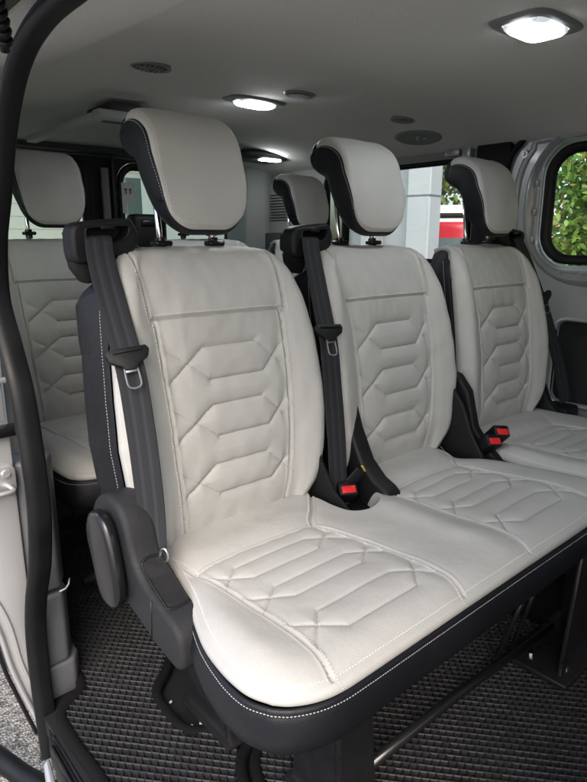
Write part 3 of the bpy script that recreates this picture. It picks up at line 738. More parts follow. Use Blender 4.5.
box(g, (1.27, .50, .012), (.26, .14, .014), .004); box(g, (1.37, .50, .14), (.012, .10, .27), .003); W('mounting_plate', g, 'steel', dbl, auto=40)
for q in ((1.19, .455), (1.24, .56), (1.30, .56), (1.18, .53)):
    g = Geo(); tube(g, [(q[0], q[1], .018), (q[0], q[1], .027)], .006, 6); W('bolt', g, 'chrome', dbl, auto=30)
for yy in (.46, .80):
    g = Geo(); tube(g, [(1.33, yy, .275), (1.79, yy, .275)], .014, 12); W('cross_tube', g, 'steel', sgl)
g = Geo(); box(g, (.84, .68, .305), (.80, .42, .016), .006); W('seat_pan', g, 'floor', dbl)
g = Geo(); prism(g, [tuple(q_) for q_ in NOTCH[::3]], 'z', .36, .388, bev=0); W('console_floor', g, 'plastic', dbl, smooth=False)
# moulded console between the backrests with buckles
g = Geo()
prism(g, [(.70, .30), (.72, .385), (.745, .412), (.79, .44), (.83, .50), (.855, .60), (.90, .70), (.98, .70), (.98, .30)], 'x', .800, .808, bev=.002)
prism(g, [(.722, .30), (.724, .425), (.740, .436), (.765, .446), (.80, .476), (.835, .54), (.865, .62), (.93, .62), (.93, .30)], 'x', .893, .938, bev=.009, seg=4)
W('buckle_console', g, 'plastic', dbl, auto=40)
for k in (0,): 
    b = buckle(dbl, (.846, .792, .436), 44, -28, 0)
    for o in [b]+list(b.children): o.data.transform(Matrix.Translation(-Vector(dbl.location)))
g = Geo(); box(g, (.868, .792, .455), (.044, .004, .035), .001, rot=Matrix.Rotation(R(25), 3, 'X') @ Matrix.Rotation(R(35), 3, 'Y')); W('belt_end_fold', g, 'belt', dbl)
g = Geo(); box(g, (.884, .786, .470), (.003, .004, .018), .0005, rot=Matrix.Rotation(R(-35), 3, 'Y')); W('belt_label', g, 'label', dbl)
g = Geo()
prism(g, [(.70, .30), (.71, .40), (.75, .425), (.79, .47), (.815, .56), (.85, .60), (.90, .60), (.98, .50), (.98, .30)], 'x', 1.300, 1.330, bev=.008, seg=3)
prism(g, [(.735, .30), (.74, .42), (.775, .47), (.80, .53), (.84, .58), (.88, .50), (.93, .30)], 'x', 1.262, 1.274, bev=.004, seg=3)
box(g, (1.29, .80, .37), (.09, .20, .05), .01, 3)
W('recliner_cover', g, 'plastic', sgl, auto=40)
for c, ti, ya, ro in (((1.284, .722, .460), 48, -30, 8), ((1.336, .732, .470), 48, -38, 8)):
    b = buckle(sgl, c, ti, ya, ro)
    for o in [b]+list(b.children): o.data.transform(Matrix.Translation(-Vector(sgl.location)))
g = Geo(); prism(g, [(.78, .30), (.80, .40), (.84, .44), (.90, .56), (.97, .60), (1.0, .30)], 'x', 1.80, 1.83, bev=.008); box(g, (1.905, .85, .385), (.09, .09, .05), .012, 3)
W('belt_anchor_cover', g, 'plastic', sgl, auto=40)

# ------------------------------------------------------------------ rear row, copied from one seat
REAR_DY, REAR_DZ = .85, .015
rear0 = thing('rear_passenger_seat', 'shaded quilted seat of the last row, between the door seal and the nearest seat', 'car seat', (.668, 1.55, 0), 'cream leather seats of the last row')
backrest(rear0, 0, REAR_DY-1.55, REAR_DZ); headrest(rear0, 0, REAR_DY-1.55, REAR_DZ+.01)
g = place(CUSH1_G[0], -cs+.70, REAR_DY, 0); c3 = O('cushion', g, CR, rear0, auto=60)
g = place(CUSH1_G[1], -cs+.70, REAR_DY, 0); obj('cushion_side', g, NV, c3, origin=tuple(rear0.location))
g = Geo(); prism(g, [(.50, 0), (.56, 0), (.56, .30), (.50, .30)], 'x', .0, .05, bev=.008); 
V = np.concatenate(g.v)+[.58, REAR_DY, 0]; g.v = [V]; O('leg', g, 'steel', rear0, auto=40)
g2 = Geo(); g2.v = [V+[.20, 0, 0]]; g2.f = g.f; g2.m = g.m; g2.n = g.n; O('leg', g2, 'steel', rear0, auto=40)
for yy, zz in ((1.40, .27), (1.38, .09)):
    g = Geo(); tube(g, [(.50, yy, zz), (.88, yy, zz)], .012, 12); O('cross_tube', g, 'steel', rear0)
def copy_tree(o, parent=None):
    c = o.copy(); COL.objects.link(c); c.parent = parent
    for ch in o.children: copy_tree(ch, c)
    return c
rear1 = copy_tree(rear0); rear1.location = (1.18, 1.55, 0); rear1['label'] = 'cream last-row seat mostly hidden behind the nearest middle-row headrest'
rear2 = copy_tree(rear0); rear2.location = (1.665, 1.55, 0); rear2['label'] = 'last-row seat whose dark-sided headrest shows between the two nearest headrests'
# dark belt reel boxes rising behind the rear row
rb = thing('rear_belt_reel_box', 'black plastic box behind the shoulder of the last-row seat, by the first headrest posts', 'belt reel', (1.02, 1.98, .80))
g = Geo(); box(g, (1.03, 1.93, .955), (.13, .06, .12), .018, 4); box(g, (1.03, 1.94, .85), (.09, .05, .14), .01, 3); O('housing', g, 'plastic', rb, auto=40)
g = Geo(); box(g, (1.03, 1.897, .985), (.07, .008, .018), .004, 3); O('belt_slot', g, 'gloss', rb, auto=40)

# ------------------------------------------------------------------ setting: floor, mats, ceiling
g = Geo(); prism(g, [(.30, -1.2), (1.99, -1.2), (1.99, 2.62), (.30, 2.62)], 'z', -.06, -.022, bev=0)
obj('floor', g, 'floor', kind='structure', smooth=False)
def mat_mesh(name, poly, label, holes=()):
    t = thing(name, label, 'floor mat', (poly[0][0], poly[0][1], 0), 'black cellular floor mats')
    pitch_x, pitch_y = .0190, .0225; g = Geo()
    X0 = min(p[0] for p in poly); X1 = max(p[0] for p in poly); Y0 = min(p[1] for p in poly); Y1 = max(p[1] for p in poly)
    V = []; F = []; mi = []
    P = np.array(poly+[poly[0]])
    j = 0; y = Y0
    cen = []
    while y < Y1+pitch_y:
        x = X0+(pitch_x/2 if j % 2 else 0)
        while x < X1+pitch_x: cen.append((x, y)); x += pitch_x
        y += pitch_y/2; j += 1
    cen = np.array(cen); d = seg_dist(cen[:, 0], cen[:, 1], P)
    hx, hy = pitch_x/2, pitch_y/2
    for (cx, cy), dd in zip(cen, d):
        ins = inside((cx, cy), poly)
        if not ins or dd < .004: continue
        if cy < .25: continue
        b = len(V); jit = random.uniform(-.0006, .0006)
        for s, z in ((1., -.001), (.92, 0.0), (.80, -.0008), (.34, -.0115)):
            for ux, uy in ((1, 0), (0, 1), (-1, 0), (0, -1)): V.append((cx+ux*hx*s, cy+uy*hy*s, z+(jit if s < .9 else 0)))
        for r_ in range(3):
            for k in range(4):
                F.append([b+r_*4+k, b+r_*4+(k+1) % 4, b+r_*4+4+(k+1) % 4, b+r_*4+4+k]); mi.append(2 if r_ < 2 else 0)
        F.append([b+12, b+13, b+14, b+15]); mi.append(1)
    g.add(V, F, mi)
    O('cell_sheet', g, ['mat', 'matpit', 'matridge'], t, smooth=False)
    g = Geo(); bm = bmesh.new(); vs = [bm.verts.new((p[0], p[1], -.0125)) for p in poly]; bm.faces.new(vs); bm_to(g, bm)
    O('mat_base', g, 'matpit', t, smooth=False)
    L = []
    for i in range(len(poly)):
        a = np.array(poly[i]); b = np.array(poly[(i+1) % len(poly)])
        for s in np.linspace(0, 1, max(2, int(np.linalg.norm(b-a)/.012)), endpoint=False): L.append(a+(b-a)*s)
    L = np.array(L)
    for _ in range(3): L = (np.roll(L, 1, 0)+2*L+np.roll(L, -1, 0))/4
    n = len(L); T = np.roll(L, -1, 0)-np.roll(L, 1, 0); T /= np.linalg.norm(T, axis=1)[:, None]+1e-9; N = np.stack([T[:, 1], -T[:, 0]], 1)
    pr = [(-.011, -.012), (-.0105, -.001), (-.007, .0025), (0, .004), (.007, .0025), (.0105, -.002), (.011, -.014)]
    g = Geo(); ring(g, [np.stack([L[:, 0]+N[:, 0]*o, L[:, 1]+N[:, 1]*o, np.full(n, z)], 1) for o, z in pr])
    O('edge_binding', g, 'binding', t)
    return t
A = [(.320, .885), (.315, 1.00), (.318, 1.085), (.345, 1.105), (.385, 1.120), (.395, 1.16), (.39, 1.30), (.40, 1.95), (1.93, 1.95), (1.93, 1.25), (1.20, 1.25), (.62, 1.30), (.60, 1.12), (.545, 1.05), (.515, 1.035), (.490, 1.00), (.485, .90), (.495, .868), (.53, .850), (.58, .838), (.60, .80), (.585, .775), (.545, .770), (.515, .735), (.45, .55), (.30, .30), (.30, .5)]
mat_mesh('floor_mat', A, 'black diamond-cell mat running from the door sill back past the near seat')
B = [(.555, .745), (.62, .76), (.66, .735), (.72, .76), (1.25, .77), (1.32, .72), (1.33, .70), (1.345, .40), (1.58, .40), (1.60, .70), (1.93, .70), (1.93, .0), (.33, .0), (.33, .27), (.475, .54), (.53, .70)]
mat_mesh('floor_mat', B, 'black diamond-cell mat under the front edge of the seats, lower right')
g = Geo()
for q in [(.525, .865), (.512, .895), (.532, .888), (.560, .79), (.50, .93), (.515, .98), (.475, 1.25), (.62, 1.38), (.64, 1.42)]:
    box(g, (q[0], q[1], -.018), (.006+random.random()*.005, .005, .004), .001, 1, rot=Matrix.Rotation(random.random()*3, 3, 'Z'))
tag(obj('crumbs', g, 'crud', kind='stuff'), 'pale crumbs of grit on the black floor around the seat leg', 'grit')

def ceil_z(x, y):
    xs = [.30, .335, .37, .45, .53, .60, .75, 1.18, 1.55, 1.70, 1.80, 1.88, 1.96, 2.02]
    zs = [1.224, 1.226, 1.234, 1.262, 1.284, 1.299, 1.312, 1.322, 1.314, 1.304, 1.290, 1.270, 1.245, 1.235]
    z = np.interp(x, xs, zs)
    return z-.0+np.where(y > 2.35, -.045*((y-2.35)/.25)**2, 0)
nx, ny = 120, 130
xs = np.linspace(.30, 2.0, nx); ys = np.linspace(-1.2, 2.60, ny); XX, YY = np.meshgrid(xs, ys)
ZZ = ceil_z(XX, YY)
for _ in range(4): ZZ[:, 1:-1] = (ZZ[:, :-2]+2*ZZ[:, 1:-1]+ZZ[:, 2:])/4
# shallow cove where the near side panel meets the roof
rib = np.interp(YY, [.5, .9, 1.15, 1.35, 1.6, 2.6], [.60, .56, .53, .47, .41, .39])
ZZ -= .012/(1+np.exp((XX-rib)/.006))
ZZ += waves(XX, YY, .0012, 6, 5)
g = Geo(); Pc = np.stack([XX, YY, ZZ], 2); g.add(Pc, grid_faces(ny, nx, flip=True)); g.add(Pc+[0, 0, .035], grid_faces(ny, nx))
edge = [(0, slice(None)), (-1, slice(None))]
obj('ceiling', g, 'liner', kind='structure')

# ceiling fittings
def czn(x, y): return float(ceil_z(np.array(x), np.array(y)))
def ceiling_lamp(name, x, y, w, d, label, ang=0, dz=0, bright='lens'):
    z = czn(x, y)+dz; t = thing(name, label, 'ceiling lamp', (x, y, z), 'lit ceiling lamps')
    g = Geo(); se = lambda v: math.copysign(abs(v)**.42, v)
    P = np.array([(w*.5*se(math.cos(a)), d*.5*se(math.sin(a))) for a in np.linspace(0, 2*math.pi, 72, endpoint=False)])
    Rz = np.array([[math.cos(ang), -math.sin(ang)], [math.sin(ang), math.cos(ang)]]); P = P@Rz.T
    ring(g, [np.c_[P*s, np.full(len(P), zz)] for s, zz in ((1.50, .010), (1.48, -.001), (1.40, -.006), (1.08, -.010), (1.02, -.008), (1.0, .0))])
    obj('bezel', g, 'bezel', t)
    g = Geo(); ring(g, [np.c_[P*s, np.full(len(P), zz)] for s, zz in ((1.0, -.006), (.96, -.013), (.85, -.017), (.5, -.020), (.02, -.021))])
    obj('lens', g, bright, t)
    return t
ceiling_lamp('ceiling_lamp', 1.17, .645, .125, .085, 'large lit white lamp in the ceiling at the top right corner', R(0))
ceiling_lamp('ceiling_lamp', 1.165, 1.495, .135, .060, 'lit oval ceiling lamp above the nearest headrest', R(0))
t = thing('ceiling_lamp', 'small lit strip lamp at the back of the ceiling, seen right of the nearest headrest', 'ceiling lamp', (1.74, 2.27, 1.30), 'lit ceiling lamps')
g = Geo(); box(g, (1.74, 2.22, 1.283), (.22, .16, .03), .012, 3); O('bezel', g, 'trimdark', t, auto=40)
g = Geo(); box(g, (1.76, 2.16, 1.267), (.10, .035, .008), .003, 2); O('lens', g, 'lamp', t, auto=40)
def ceiling_vent(x, y, label, w=.094, d=.062):
    z = czn(x, y); t = thing('ceiling_vent', label, 'air vent', (x, y, z), 'round air vents in the ceiling')
    a = np.linspace(0, 2*math.pi, 48, endpoint=False); P = np.c_[w/2*np.cos(a), d/2*np.sin(a)]
    g = Geo(); ring(g, [np.c_[P*s, np.full(48, zz)] for s, zz in ((1.12, .008), (1.10, -.003), (1.0, -.007), (.86, -.006), (.82, .001))]); obj('rim', g, 'vent', t)
    g = Geo(); g.add(np.c_[P*.84, np.full(48, -.0005)], [list(range(48))[::-1]]); obj('backing', g, 'floor', t, smooth=False)
    g = Geo()
    for k in range(-3, 4):
        xx = k*w*.115; h = d/2*.8*math.sqrt(max(0, 1-(xx/(w*.42))**2))
        box(g, (xx, 0, -.006), (.0038, 2*h, .007), .001, 1, rot=Matrix.Rotation(R(25), 3, 'Y'))
    box(g, (0, 0, -.005), (w*.8, .004, .005), .001); obj('slats', g, 'vent', t, smooth=False)
ceiling_vent(.745, 1.335, 'round dark air vent in the ceiling, leftmost of the three in a row')
ceiling_vent(1.205, 1.345, 'round air vent in the ceiling just right of the lit oval lamp')
ceiling_vent(1.645, 1.340, 'flat air vent in the ceiling above the second headrest, rightmost of three', .094, .055)
t = thing('coat_hook_recess', 'round recess with a small knob in the ceiling edge above the far window', 'coat hook', (1.83, 1.42, 1.285))
a = np.linspace(0, 2*math.pi, 48, endpoint=False); g = Geo(); P = np.c_[.060*np.cos(a), .085*np.sin(a)]
ring(g, [np.c_[P*s, -.6*0*P[:, :1]+zz+P[:, :1]*s*-.22] for s, zz in ((1.1, .012), (1.06, -.006), (.95, -.010), (.80, -.006), (.5, -.003), (.02, -.002))]); obj('recess_plate', g, 'trim', t)
g = Geo(); tube(g, [(0, -.005, 0), (0, -.012, -.016)], [.012, .010], 16); obj('knob', g, 'vent', t, auto=40)
t = thing('overhead_bar', 'pale grey angled bar hanging under the ceiling above the leftmost last-row headrest', 'roof bar', (.80, 1.8, 1.30))
g = Geo(); prism(g, [(.742, 1.66), (.775, 1.66), (.775, 2.18), (.742, 2.18)], 'z', 1.243, 1.262, bev=.004, seg=3); O('side_bar', g, 'panelgrey', t, auto=40)
g = Geo(); prism(g, [(.742, 1.618), (.90, 1.618), (.90, 1.658), (.742, 1.658)], 'z', 1.244, 1.266, bev=.004, seg=3); O('front_bar', g, 'panelgrey', t, auto=40)
g = Geo(); box(g, (.88, 1.78, 1.290), (.13, .16, .03), .006); O('dark_inlay', g, 'trimdark', t, auto=40)

# ------------------------------------------------------------------ van body
van = thing('van_body', 'silver van shell around the seats, with rubber door seal, windows and rear doors', 'van', (1.15, 1.0, -.02))
def B(name, g, m, parent=None, **k): return obj(name, g, m, parent or van, origin=tuple(van.location), **k)
def window(parent, axis, t0, outer, r, mats=('rubber', 'glass'), wd=.028, out=1, bead=None):
    """rounded window: rubber ring and pane. outer=(a0,a1,z0,z1)"""
    a0, a1, z0, z1 = outer
    def P3(pl, t): return [{'x': (t, p[0], p[1]), 'y': (p[0], t, p[1])}[axis] for p in pl]
    g = Geo(); L = []
    for s, dt in ((-.004, .0), (-.003, -.010), (.006, -.014), (.014, -.010), (wd-.004, -.008), (wd, -.002), (wd, .012)):
        L.append(P3(rrect(a0+s, a1-s, z0+s, z1-s, max(.01, r-s)), t0+dt*out))
    ring(g, L); w = B('window', g, mats[0], parent)
    g = Geo(); pl = rrect(a0+wd*.7, a1-wd*.7, z0+wd*.7, z1-wd*.7, max(.01, r-wd*.7)); g.add(P3(pl, t0+.004*out), [list(range(len(pl)))]); B('pane', g, mats[1], w, smooth=False)
    return w
# right wall, front bay: painted metal with window and cavity
g = Geo(); WX = 1.975
plate_holes(g, [(-.9, -.02), (1.155, -.02), (1.155, 1.262), (-.9, 1.262)], [rrect(.25, 1.015, .845, 1.232, .105), rrect(.26, .832+.09, .40, .672, .035)], 'x', WX, WX+.012)
rw = B('side_wall', g, 'silverin', smooth=False)
g = Geo()
def rl(s, x, r0=.105): return [(x, p[0], p[1]) for p in rrect(.25+s, 1.015-s, .845+s, 1.232-s, max(.01, r0-s))]
# stepped pressings round the window
ring(g, [rl(-.060, WX+.0, .16), rl(-.052, WX-.010, .155), rl(-.040, WX-.013, .145), rl(-.030, WX-.006, .135), rl(-.026, WX+.001, .13), rl(-.022, WX-.004, .127), rl(-.012, WX-.007, .117), rl(-.002, WX-.003, .107), rl(.004, WX+.012, .1)])
for k in range(9):
    y = 1.015+.014; z = .93+.032*k if k < 8 else 1.1
    if k in (0, 3, 6): box(g, (WX-.009, 1.030, .93+.03*k), (.008, .010, .022), .003)
for y, z in ((.98, .845), (.93, .828), (.86, .826), (.78, .826)):
    tube(g, [(WX-.004, y, z), (WX-.011, y, z)], .005, 10)
tube(g, [(WX-.002, 1.088, 1.205), (WX-.010, 1.088, 1.205)], .014, 18); tube(g, [(WX-.010, 1.088, 1.205), (WX-.016, 1.088, 1.205)], .006, 12)
B('window_surround', g, 'silverin', rw, auto=45)
window(van, 'x', WX+.004, (.262, 1.004, .857, 1.221), .095, wd=.026)
# cavity behind the lower opening
g = Geo(); box(g, (WX+.07, .58, .53), (.02, .75, .34), 0); B('cavity_lining', g, 'floor', rw, smooth=False)
g = Geo(); ring(g, [[(x, p[0], p[1]) for p in rrect(.26-s, .922+s, .40-s, .672+s, .035+s)] for s, x in ((.014, WX+.0), (.010, WX-.006), (.003, WX-.007), (0, WX+.0), (0, WX+.02))]); B('opening_flange', g, 'silverin', rw)
g = Geo(); ring(g, [[(x, p[0], p[1]) for p in rrect(-.5, .80, .0, .70, .06)] for x in (WX-.001, WX-.0015)])
# bead pressing running down beside the black pillar
g = Geo(); tube(g, cat([(WX, 1.10, .02), (WX, 1.10, .70), (WX, 1.105, 1.0), (WX, 1.10, 1.13), (WX, 1.06, 1.215), (WX, .98, 1.245), (WX, .2, 1.25)], 60), .011, 10); B('panel_bead', g, 'silverin', rw)
# black pillar
g = Geo(); prism(g, [(1.150, -.02), (1.262, -.02), (1.262, .80), (1.258, 1.26), (1.130, 1.26), (1.128, 1.21), (1.140, 1.12), (1.150, .9)], 'x', WX-.022, WX+.02, bev=.006); B('pillar', g, 'rubber', auto=40)
g = Geo(); tube(g, cat([(WX-.012, 1.155, 1.04), (WX-.012, 1.145, 1.16), (WX-.012, 1.10, 1.238), (WX-.014, .98, 1.262), (WX-.014, .2, 1.264)], 60), .010, 10); B('trim_edge', g, 'rubber', auto=40)
# upper rail above the rear side window, pale metal brackets
g = Geo(); plate_holes(g, [(1.26, -.02), (2.62, -.02), (2.62, 1.27), (1.26, 1.27)], [rrect(1.275, 2.04, .84, 1.218, .05)], 'x', WX, WX+.015); rp = B('rear_side_wall', g, 'trim', smooth=False)
g = Geo(); box(g, (WX-.012, 1.36, 1.236), (.02, .06, .026), .004); box(g, (WX-.012, 1.30, 1.230), (.018, .035, .045), .005); tube(g, [(WX-.02, 1.37, 1.236), (WX-.028, 1.37, 1.236)], .007, 10); B('bracket', g, 'silverin', rp, auto=40)
window(van, 'x', WX+.004, (1.28, 2.035, .845, 1.213), .045, wd=.014)
g = Geo(); prism(g, [(2.07, .60), (2.08, 1.20), (2.55, 1.20), (2.55, .60)], 'x', WX-.03, WX-.002, bev=.010); qp = B('quarter_trim', g, 'trim', rp, auto=40)
g = Geo(); pl = rrect(2.20, 2.385, 1.025, 1.150, .012); prism(g, pl, 'x', WX-.036, WX-.029, bev=0); B('grille_frame', g, 'vent', qp, smooth=False)
g = Geo()
for k in range(9): box(g, (WX-.038, 2.292, 1.037+.0128*k), (.006, .165, .004), .001, 1)
B('grille', g, 'trimdark', qp, smooth=False)
g = Geo(); prism(g, [(2.07, .30), (2.07, .965), (2.60, .965), (2.60, .30)], 'x', WX-.05, WX-.031, bev=.01); B('lower_trim', g, 'trimdark', rp, auto=40)
# rear doors
RY = 2.60; g = Geo()
plate_holes(g, [(.33, -.02), (1.99, -.02), (1.99, 1.33), (.33, 1.33)], [rrect(.50, 1.125, .86, 1.262, .07), rrect(1.252, 1.86, .86, 1.262, .09)], 'y', RY, RY+.03); rd = B('rear_door', g, 'rubber', smooth=False)
window(van, 'y', RY+.002, (.505, 1.12, .865, 1.257), .065, ('rubber', 'glassdark')); window(van, 'y', RY+.002, (1.257, 1.855, .865, 1.257), .085, ('rubber', 'glassdark'))
g = Geo(); box(g, (1.192, RY-.014, 1.05), (.034, .02, .36), .006); B('door_trim_strip', g, 'trim', rd, auto=40); g = Geo(); box(g, (1.228, RY-.016, 1.07), (.014, .02, .42), .005); B('door_trim_strip', g, 'trimdark', rd, auto=40)
g = Geo(); prism(g, [(1.84, 2.45), (1.93, 2.40), (1.975, 2.40), (1.975, 2.61), (1.83, 2.61)], 'z', .0, 1.275, bev=.012, seg=3); B('pillar', g, 'trim', auto=40)
g = Geo(); box(g, (1.19, RY-.02, .45), (1.5, .03, .80), .01); B('door_lining', g, 'trimdark', rd, auto=40)
g = Geo(); box(g, (1.15, RY-.05, 1.292), (1.62, .09, .03), .01); B('roof_end_trim', g, 'trimdark', rd, auto=40)
# near side wall behind the door opening
g = Geo(); plate_holes(g, [(1.22, -.02), (2.62, -.02), (2.62, 1.20), (1.22, 1.20)], [rrect(1.40, 2.35, .84, 1.14, .06)], 'x', .325, .345); B('near_side_wall', g, 'trim', smooth=False)
window(van, 'x', .335, (1.405, 2.345, .845, 1.135), .06, ('rubber', 'glassdark'), out=-1)
# door jamb, silver, seen beyond the seal
g = Geo()
jam = [(.308, .575), (.10, .575), (.13, .42), (.19, .33), (.225, .25), (.240, .20), (.252, .12), (.272, .02), (.300, -.085), (.308, -.085)]
prism(g, [tuple(p) for p in jam], 'y', 1.150, 1.17, bev=.004); jb = B('door_jamb', g, 'silver', auto=40)
g = Geo(); tube(g, [(q[0]+.003, 1.148, q[1]) for q in cat([(.185, .33), (.222, .255), (.242, .19), (.256, .10), (.277, .01), (.300, -.075)], 40)], .006, 8)
tube(g, [(q[0]+.015, 1.149, q[1]+.0) for q in cat([(.200, .33), (.234, .255), (.252, .19), (.264, .10), (.285, .01), (.302, -.06)], 40)], .0035, 8); B('jamb_edge', g, 'silver', jb)
g = Geo(); tube(g, [(q[0]-.007, 1.153, q[1]) for q in cat([(.185, .33), (.222, .255), (.240, .19), (.254, .10), (.275, .01), (.298, -.08)], 40)], .004, 8); B('jamb_rubber', g, 'rubber', jb)
g = Geo(); prism(g, [(.308, .600), (.08, .600), (.08, .90), (.20, .90), (.308, .74)], 'y', 1.165, 1.18, bev=.004); B('jamb_upper', g, 'silver', jb, auto=40)
g = Geo(); box(g, (.22, 1.150, .588), (.26, .03, .018), .003); B('rail_slot', g, 'gloss', jb, auto=40)
g = Geo(); box(g, (.20, 1.163, .68), (.27, .012, .010), .003); B('body_crease', g, 'silver', jb, auto=40)
# striker
g = Geo(); prism(g, rrect(.235, .307, .468, .524, .012, 5), 'y', 1.139, 1.1495, bev=.002); st = B('striker_plate', g, 'bright', jb, auto=40)
g = Geo(); L = cat([(.252, 1.139, .482), (.252, 1.117, .482), (.262, 1.112, .482), (.285, 1.112, .482), (.294, 1.117, .482), (.294, 1.139, .482)], 40); tube(g, L, .0045, 10)
tube(g, [(.262, 1.140, .510), (.262, 1.134, .510)], .007, 8); tube(g, [(.290, 1.140, .510), (.290, 1.134, .510)], .007, 8); B('striker_loop', g, 'bright', st, auto=40)
# rubber seal round the opening: swept bulb section
SEAL = [(1.122, -.12), (1.128, -.04), (1.134, .06), (1.128, .17), (1.100, .26), (1.052, .355), (1.024, .46), (1.022, .53), (1.030, .60), (1.046, .685), (1.078, .752), (1.114, .83), (1.088, .92), (1.034, 1.00), (.980, 1.084), (.904, 1.153), (.81, 1.184), (.68, 1.190), (.4, 1.192), (-.15, 1.192)]
P = cat([(.306, a, b) for a, b in SEAL], 190); CSR = None; T = frames(P)
g = Geo(); sec = []
cs_ = [(-.022, -.008), (-.026, .000), (-.023, .010), (-.014, .015), (-.006, .012), (-.002, .003), (.001, .003), (.005, .010), (.013, .012), (.020, .006), (.022, .000), (.025, -.002), (.024, -.010), (.008, -.013), (-.010, -.013)]
CSR = cat(cs_, 44, closed=True)
V = []; LIP = []
for p, t in zip(P, T):
    kk = .80-.18*min(1, max(0, (p[2]-.80)/.15))
    xd = np.array([1., 0, 0]); yd = np.cross(t, xd); yd /= np.linalg.norm(yd)   # yd points into the opening
    for a_, b_ in CSR[:-1]: V.append(p+(xd*a_*.95+yd*b_)*kk)
g.add(V, grid_faces(len(P), 43, True)); ds_ = B('door_seal', g, 'rubber')
for k_, (ox_, oy_) in enumerate(((.019, .012), (-.012, .0155))):
    L = []
    for p, t in zip(P, T):
        kk = .80-.18*min(1, max(0, (p[2]-.80)/.15)); yd = np.cross(t, [1., 0, 0]); yd /= np.linalg.norm(yd); L.append(p+(np.array([1., 0, 0])*ox_+yd*oy_)*kk)
    g = Geo(); tube(g, L, .0042, 8); B('seal_lip', g, 'gloss' if k_ else 'rubber', ds_)
# inner grey pillar trim next to the seal
g = Geo()
Q = [(.295, 1.175), (.320, 1.150), (.372, 1.150), (.390, 1.18), (.394, 1.27), (.295, 1.27)]
for z0, z1, e in ((-.022, .06, .012), (.06, .225, .0), (.232, .52, -.002)):
    prism(g, [(a+(e if a > .35 else 0), b) for a, b in Q], 'z', z0, z1-.002, bev=.008, seg=3)
pt = B('pillar_trim', g, 'pillar_grey', auto=45)
g = Geo(); tube(g, [(.365, 1.142, .231), (.378, 1.147, .229), (.390, 1.160, .229), (.398, 1.175, .232)], .0018, 6); B('trim_clip', g, 'thread', pt)
# unseen walls with windows, added to cut light from the open cabin front
g = Geo(); plate_holes(g, [(-1.2, -.02), (-.22, -.02), (-.22, 1.22), (-1.2, 1.22)], [rrect(-1.05, -.38, .80, 1.14, .07)], 'x', .30, .335); B('added_front_side_wall', g, 'trim', smooth=False)
window(van, 'x', .325, (-1.045, -.385, .805, 1.135), .065, ('rubber', 'glassdark'), out=-1)
g = Geo(); plate_holes(g, [(.30, -.02), (1.99, -.02), (1.99, 1.34), (.30, 1.34)], [rrect(.42, 1.86, .85, 1.24, .08)], 'y', -1.23, -1.20); B('added_front_wall', g, 'trimdark', smooth=False)
window(van, 'y', -1.21, (.425, 1.855, .855, 1.235), .075, ('rubber', 'glass'), out=-1)
g = Geo(); prism(g, [(-.9, -.02), (-1.21, -.02), (-1.21, 1.262), (-.9, 1.262)], 'x', WX, WX+.012, bev=0); B('side_wall', g, 'trim', smooth=False)
# sill
g = Geo(); prism(g, [(.262, -.9), (.312, -.9), (.312, 1.08), (.300, 1.10), (.285, 1.05), (.262, .80)], 'z', -.075, -.030, bev=.006); sl = B('door_sill', g, 'plastic', auto=40)
g = Geo(); tube(g, [(.296, -.9, -.028), (.296, .7, -.028), (.300, 1.06, -.028)], .006, 8); tube(g, [(.278, -.9, -.030), (.278, .7, -.030), (.287, 1.04, -.030)], .005, 8); B('sill_strip', g, 'gloss', sl)
g = Geo(); prism(g, [(.20, -.9), (.258, -.9), (.258, .80), (.280, 1.02), (.292, 1.085), (.276, 1.075), (.255, .98), (.225, .80)], 'z', -.16, -.085, bev=.008); B('outer_sill', g, 'silver', sl, auto=40)
g = Geo(); P = cat([(.10, 1.90, -.33), (.20, 1.62, -.33), (.268, 1.425, -.34), (.298, 1.345, -.35), (.33, 1.26, -.35), (.37, 1.12, -.35)], 50); tube(g, P, .025, 14); B('underbody_tube', g, 'rubber', sl)
# top of the opening: door rail, cable boot
g = Geo(); box(g, (.24, .45, 1.225), (.10, 2.6, .05), .012); rl_ = B('roof_rail', g, 'trimdark', auto=40)
g = Geo(); box(g, (.14, .45, 1.26), (.14, 2.6, .03), .012); B('roof_edge', g, 'silver', rl_, auto=40)
g = Geo()
bp_ = cat([(.196, .650, 1.168), (.208, .668, 1.162), (.219, .690, 1.152), (.228, .71, 1.140), (.236, .73, 1.125)], 10)
for i in range(9):
    c = bp_[i]; t = frames(bp_)[i]; u = np.cross(t, [0, 0, 1.]); u /= np.linalg.norm(u); w = np.cross(t, u)
    tube(g, [c+.0065*(u*math.cos(a)+w*math.sin(a)) for a in np.linspace(0, 2*math.pi, 24)], .0034, 8, caps=False)
tube(g, bp_, .006, 12)
tag(obj('cable_boot', g, 'rubber'), 'ribbed black rubber cable boot at the top left corner of the door opening', 'cable boot')

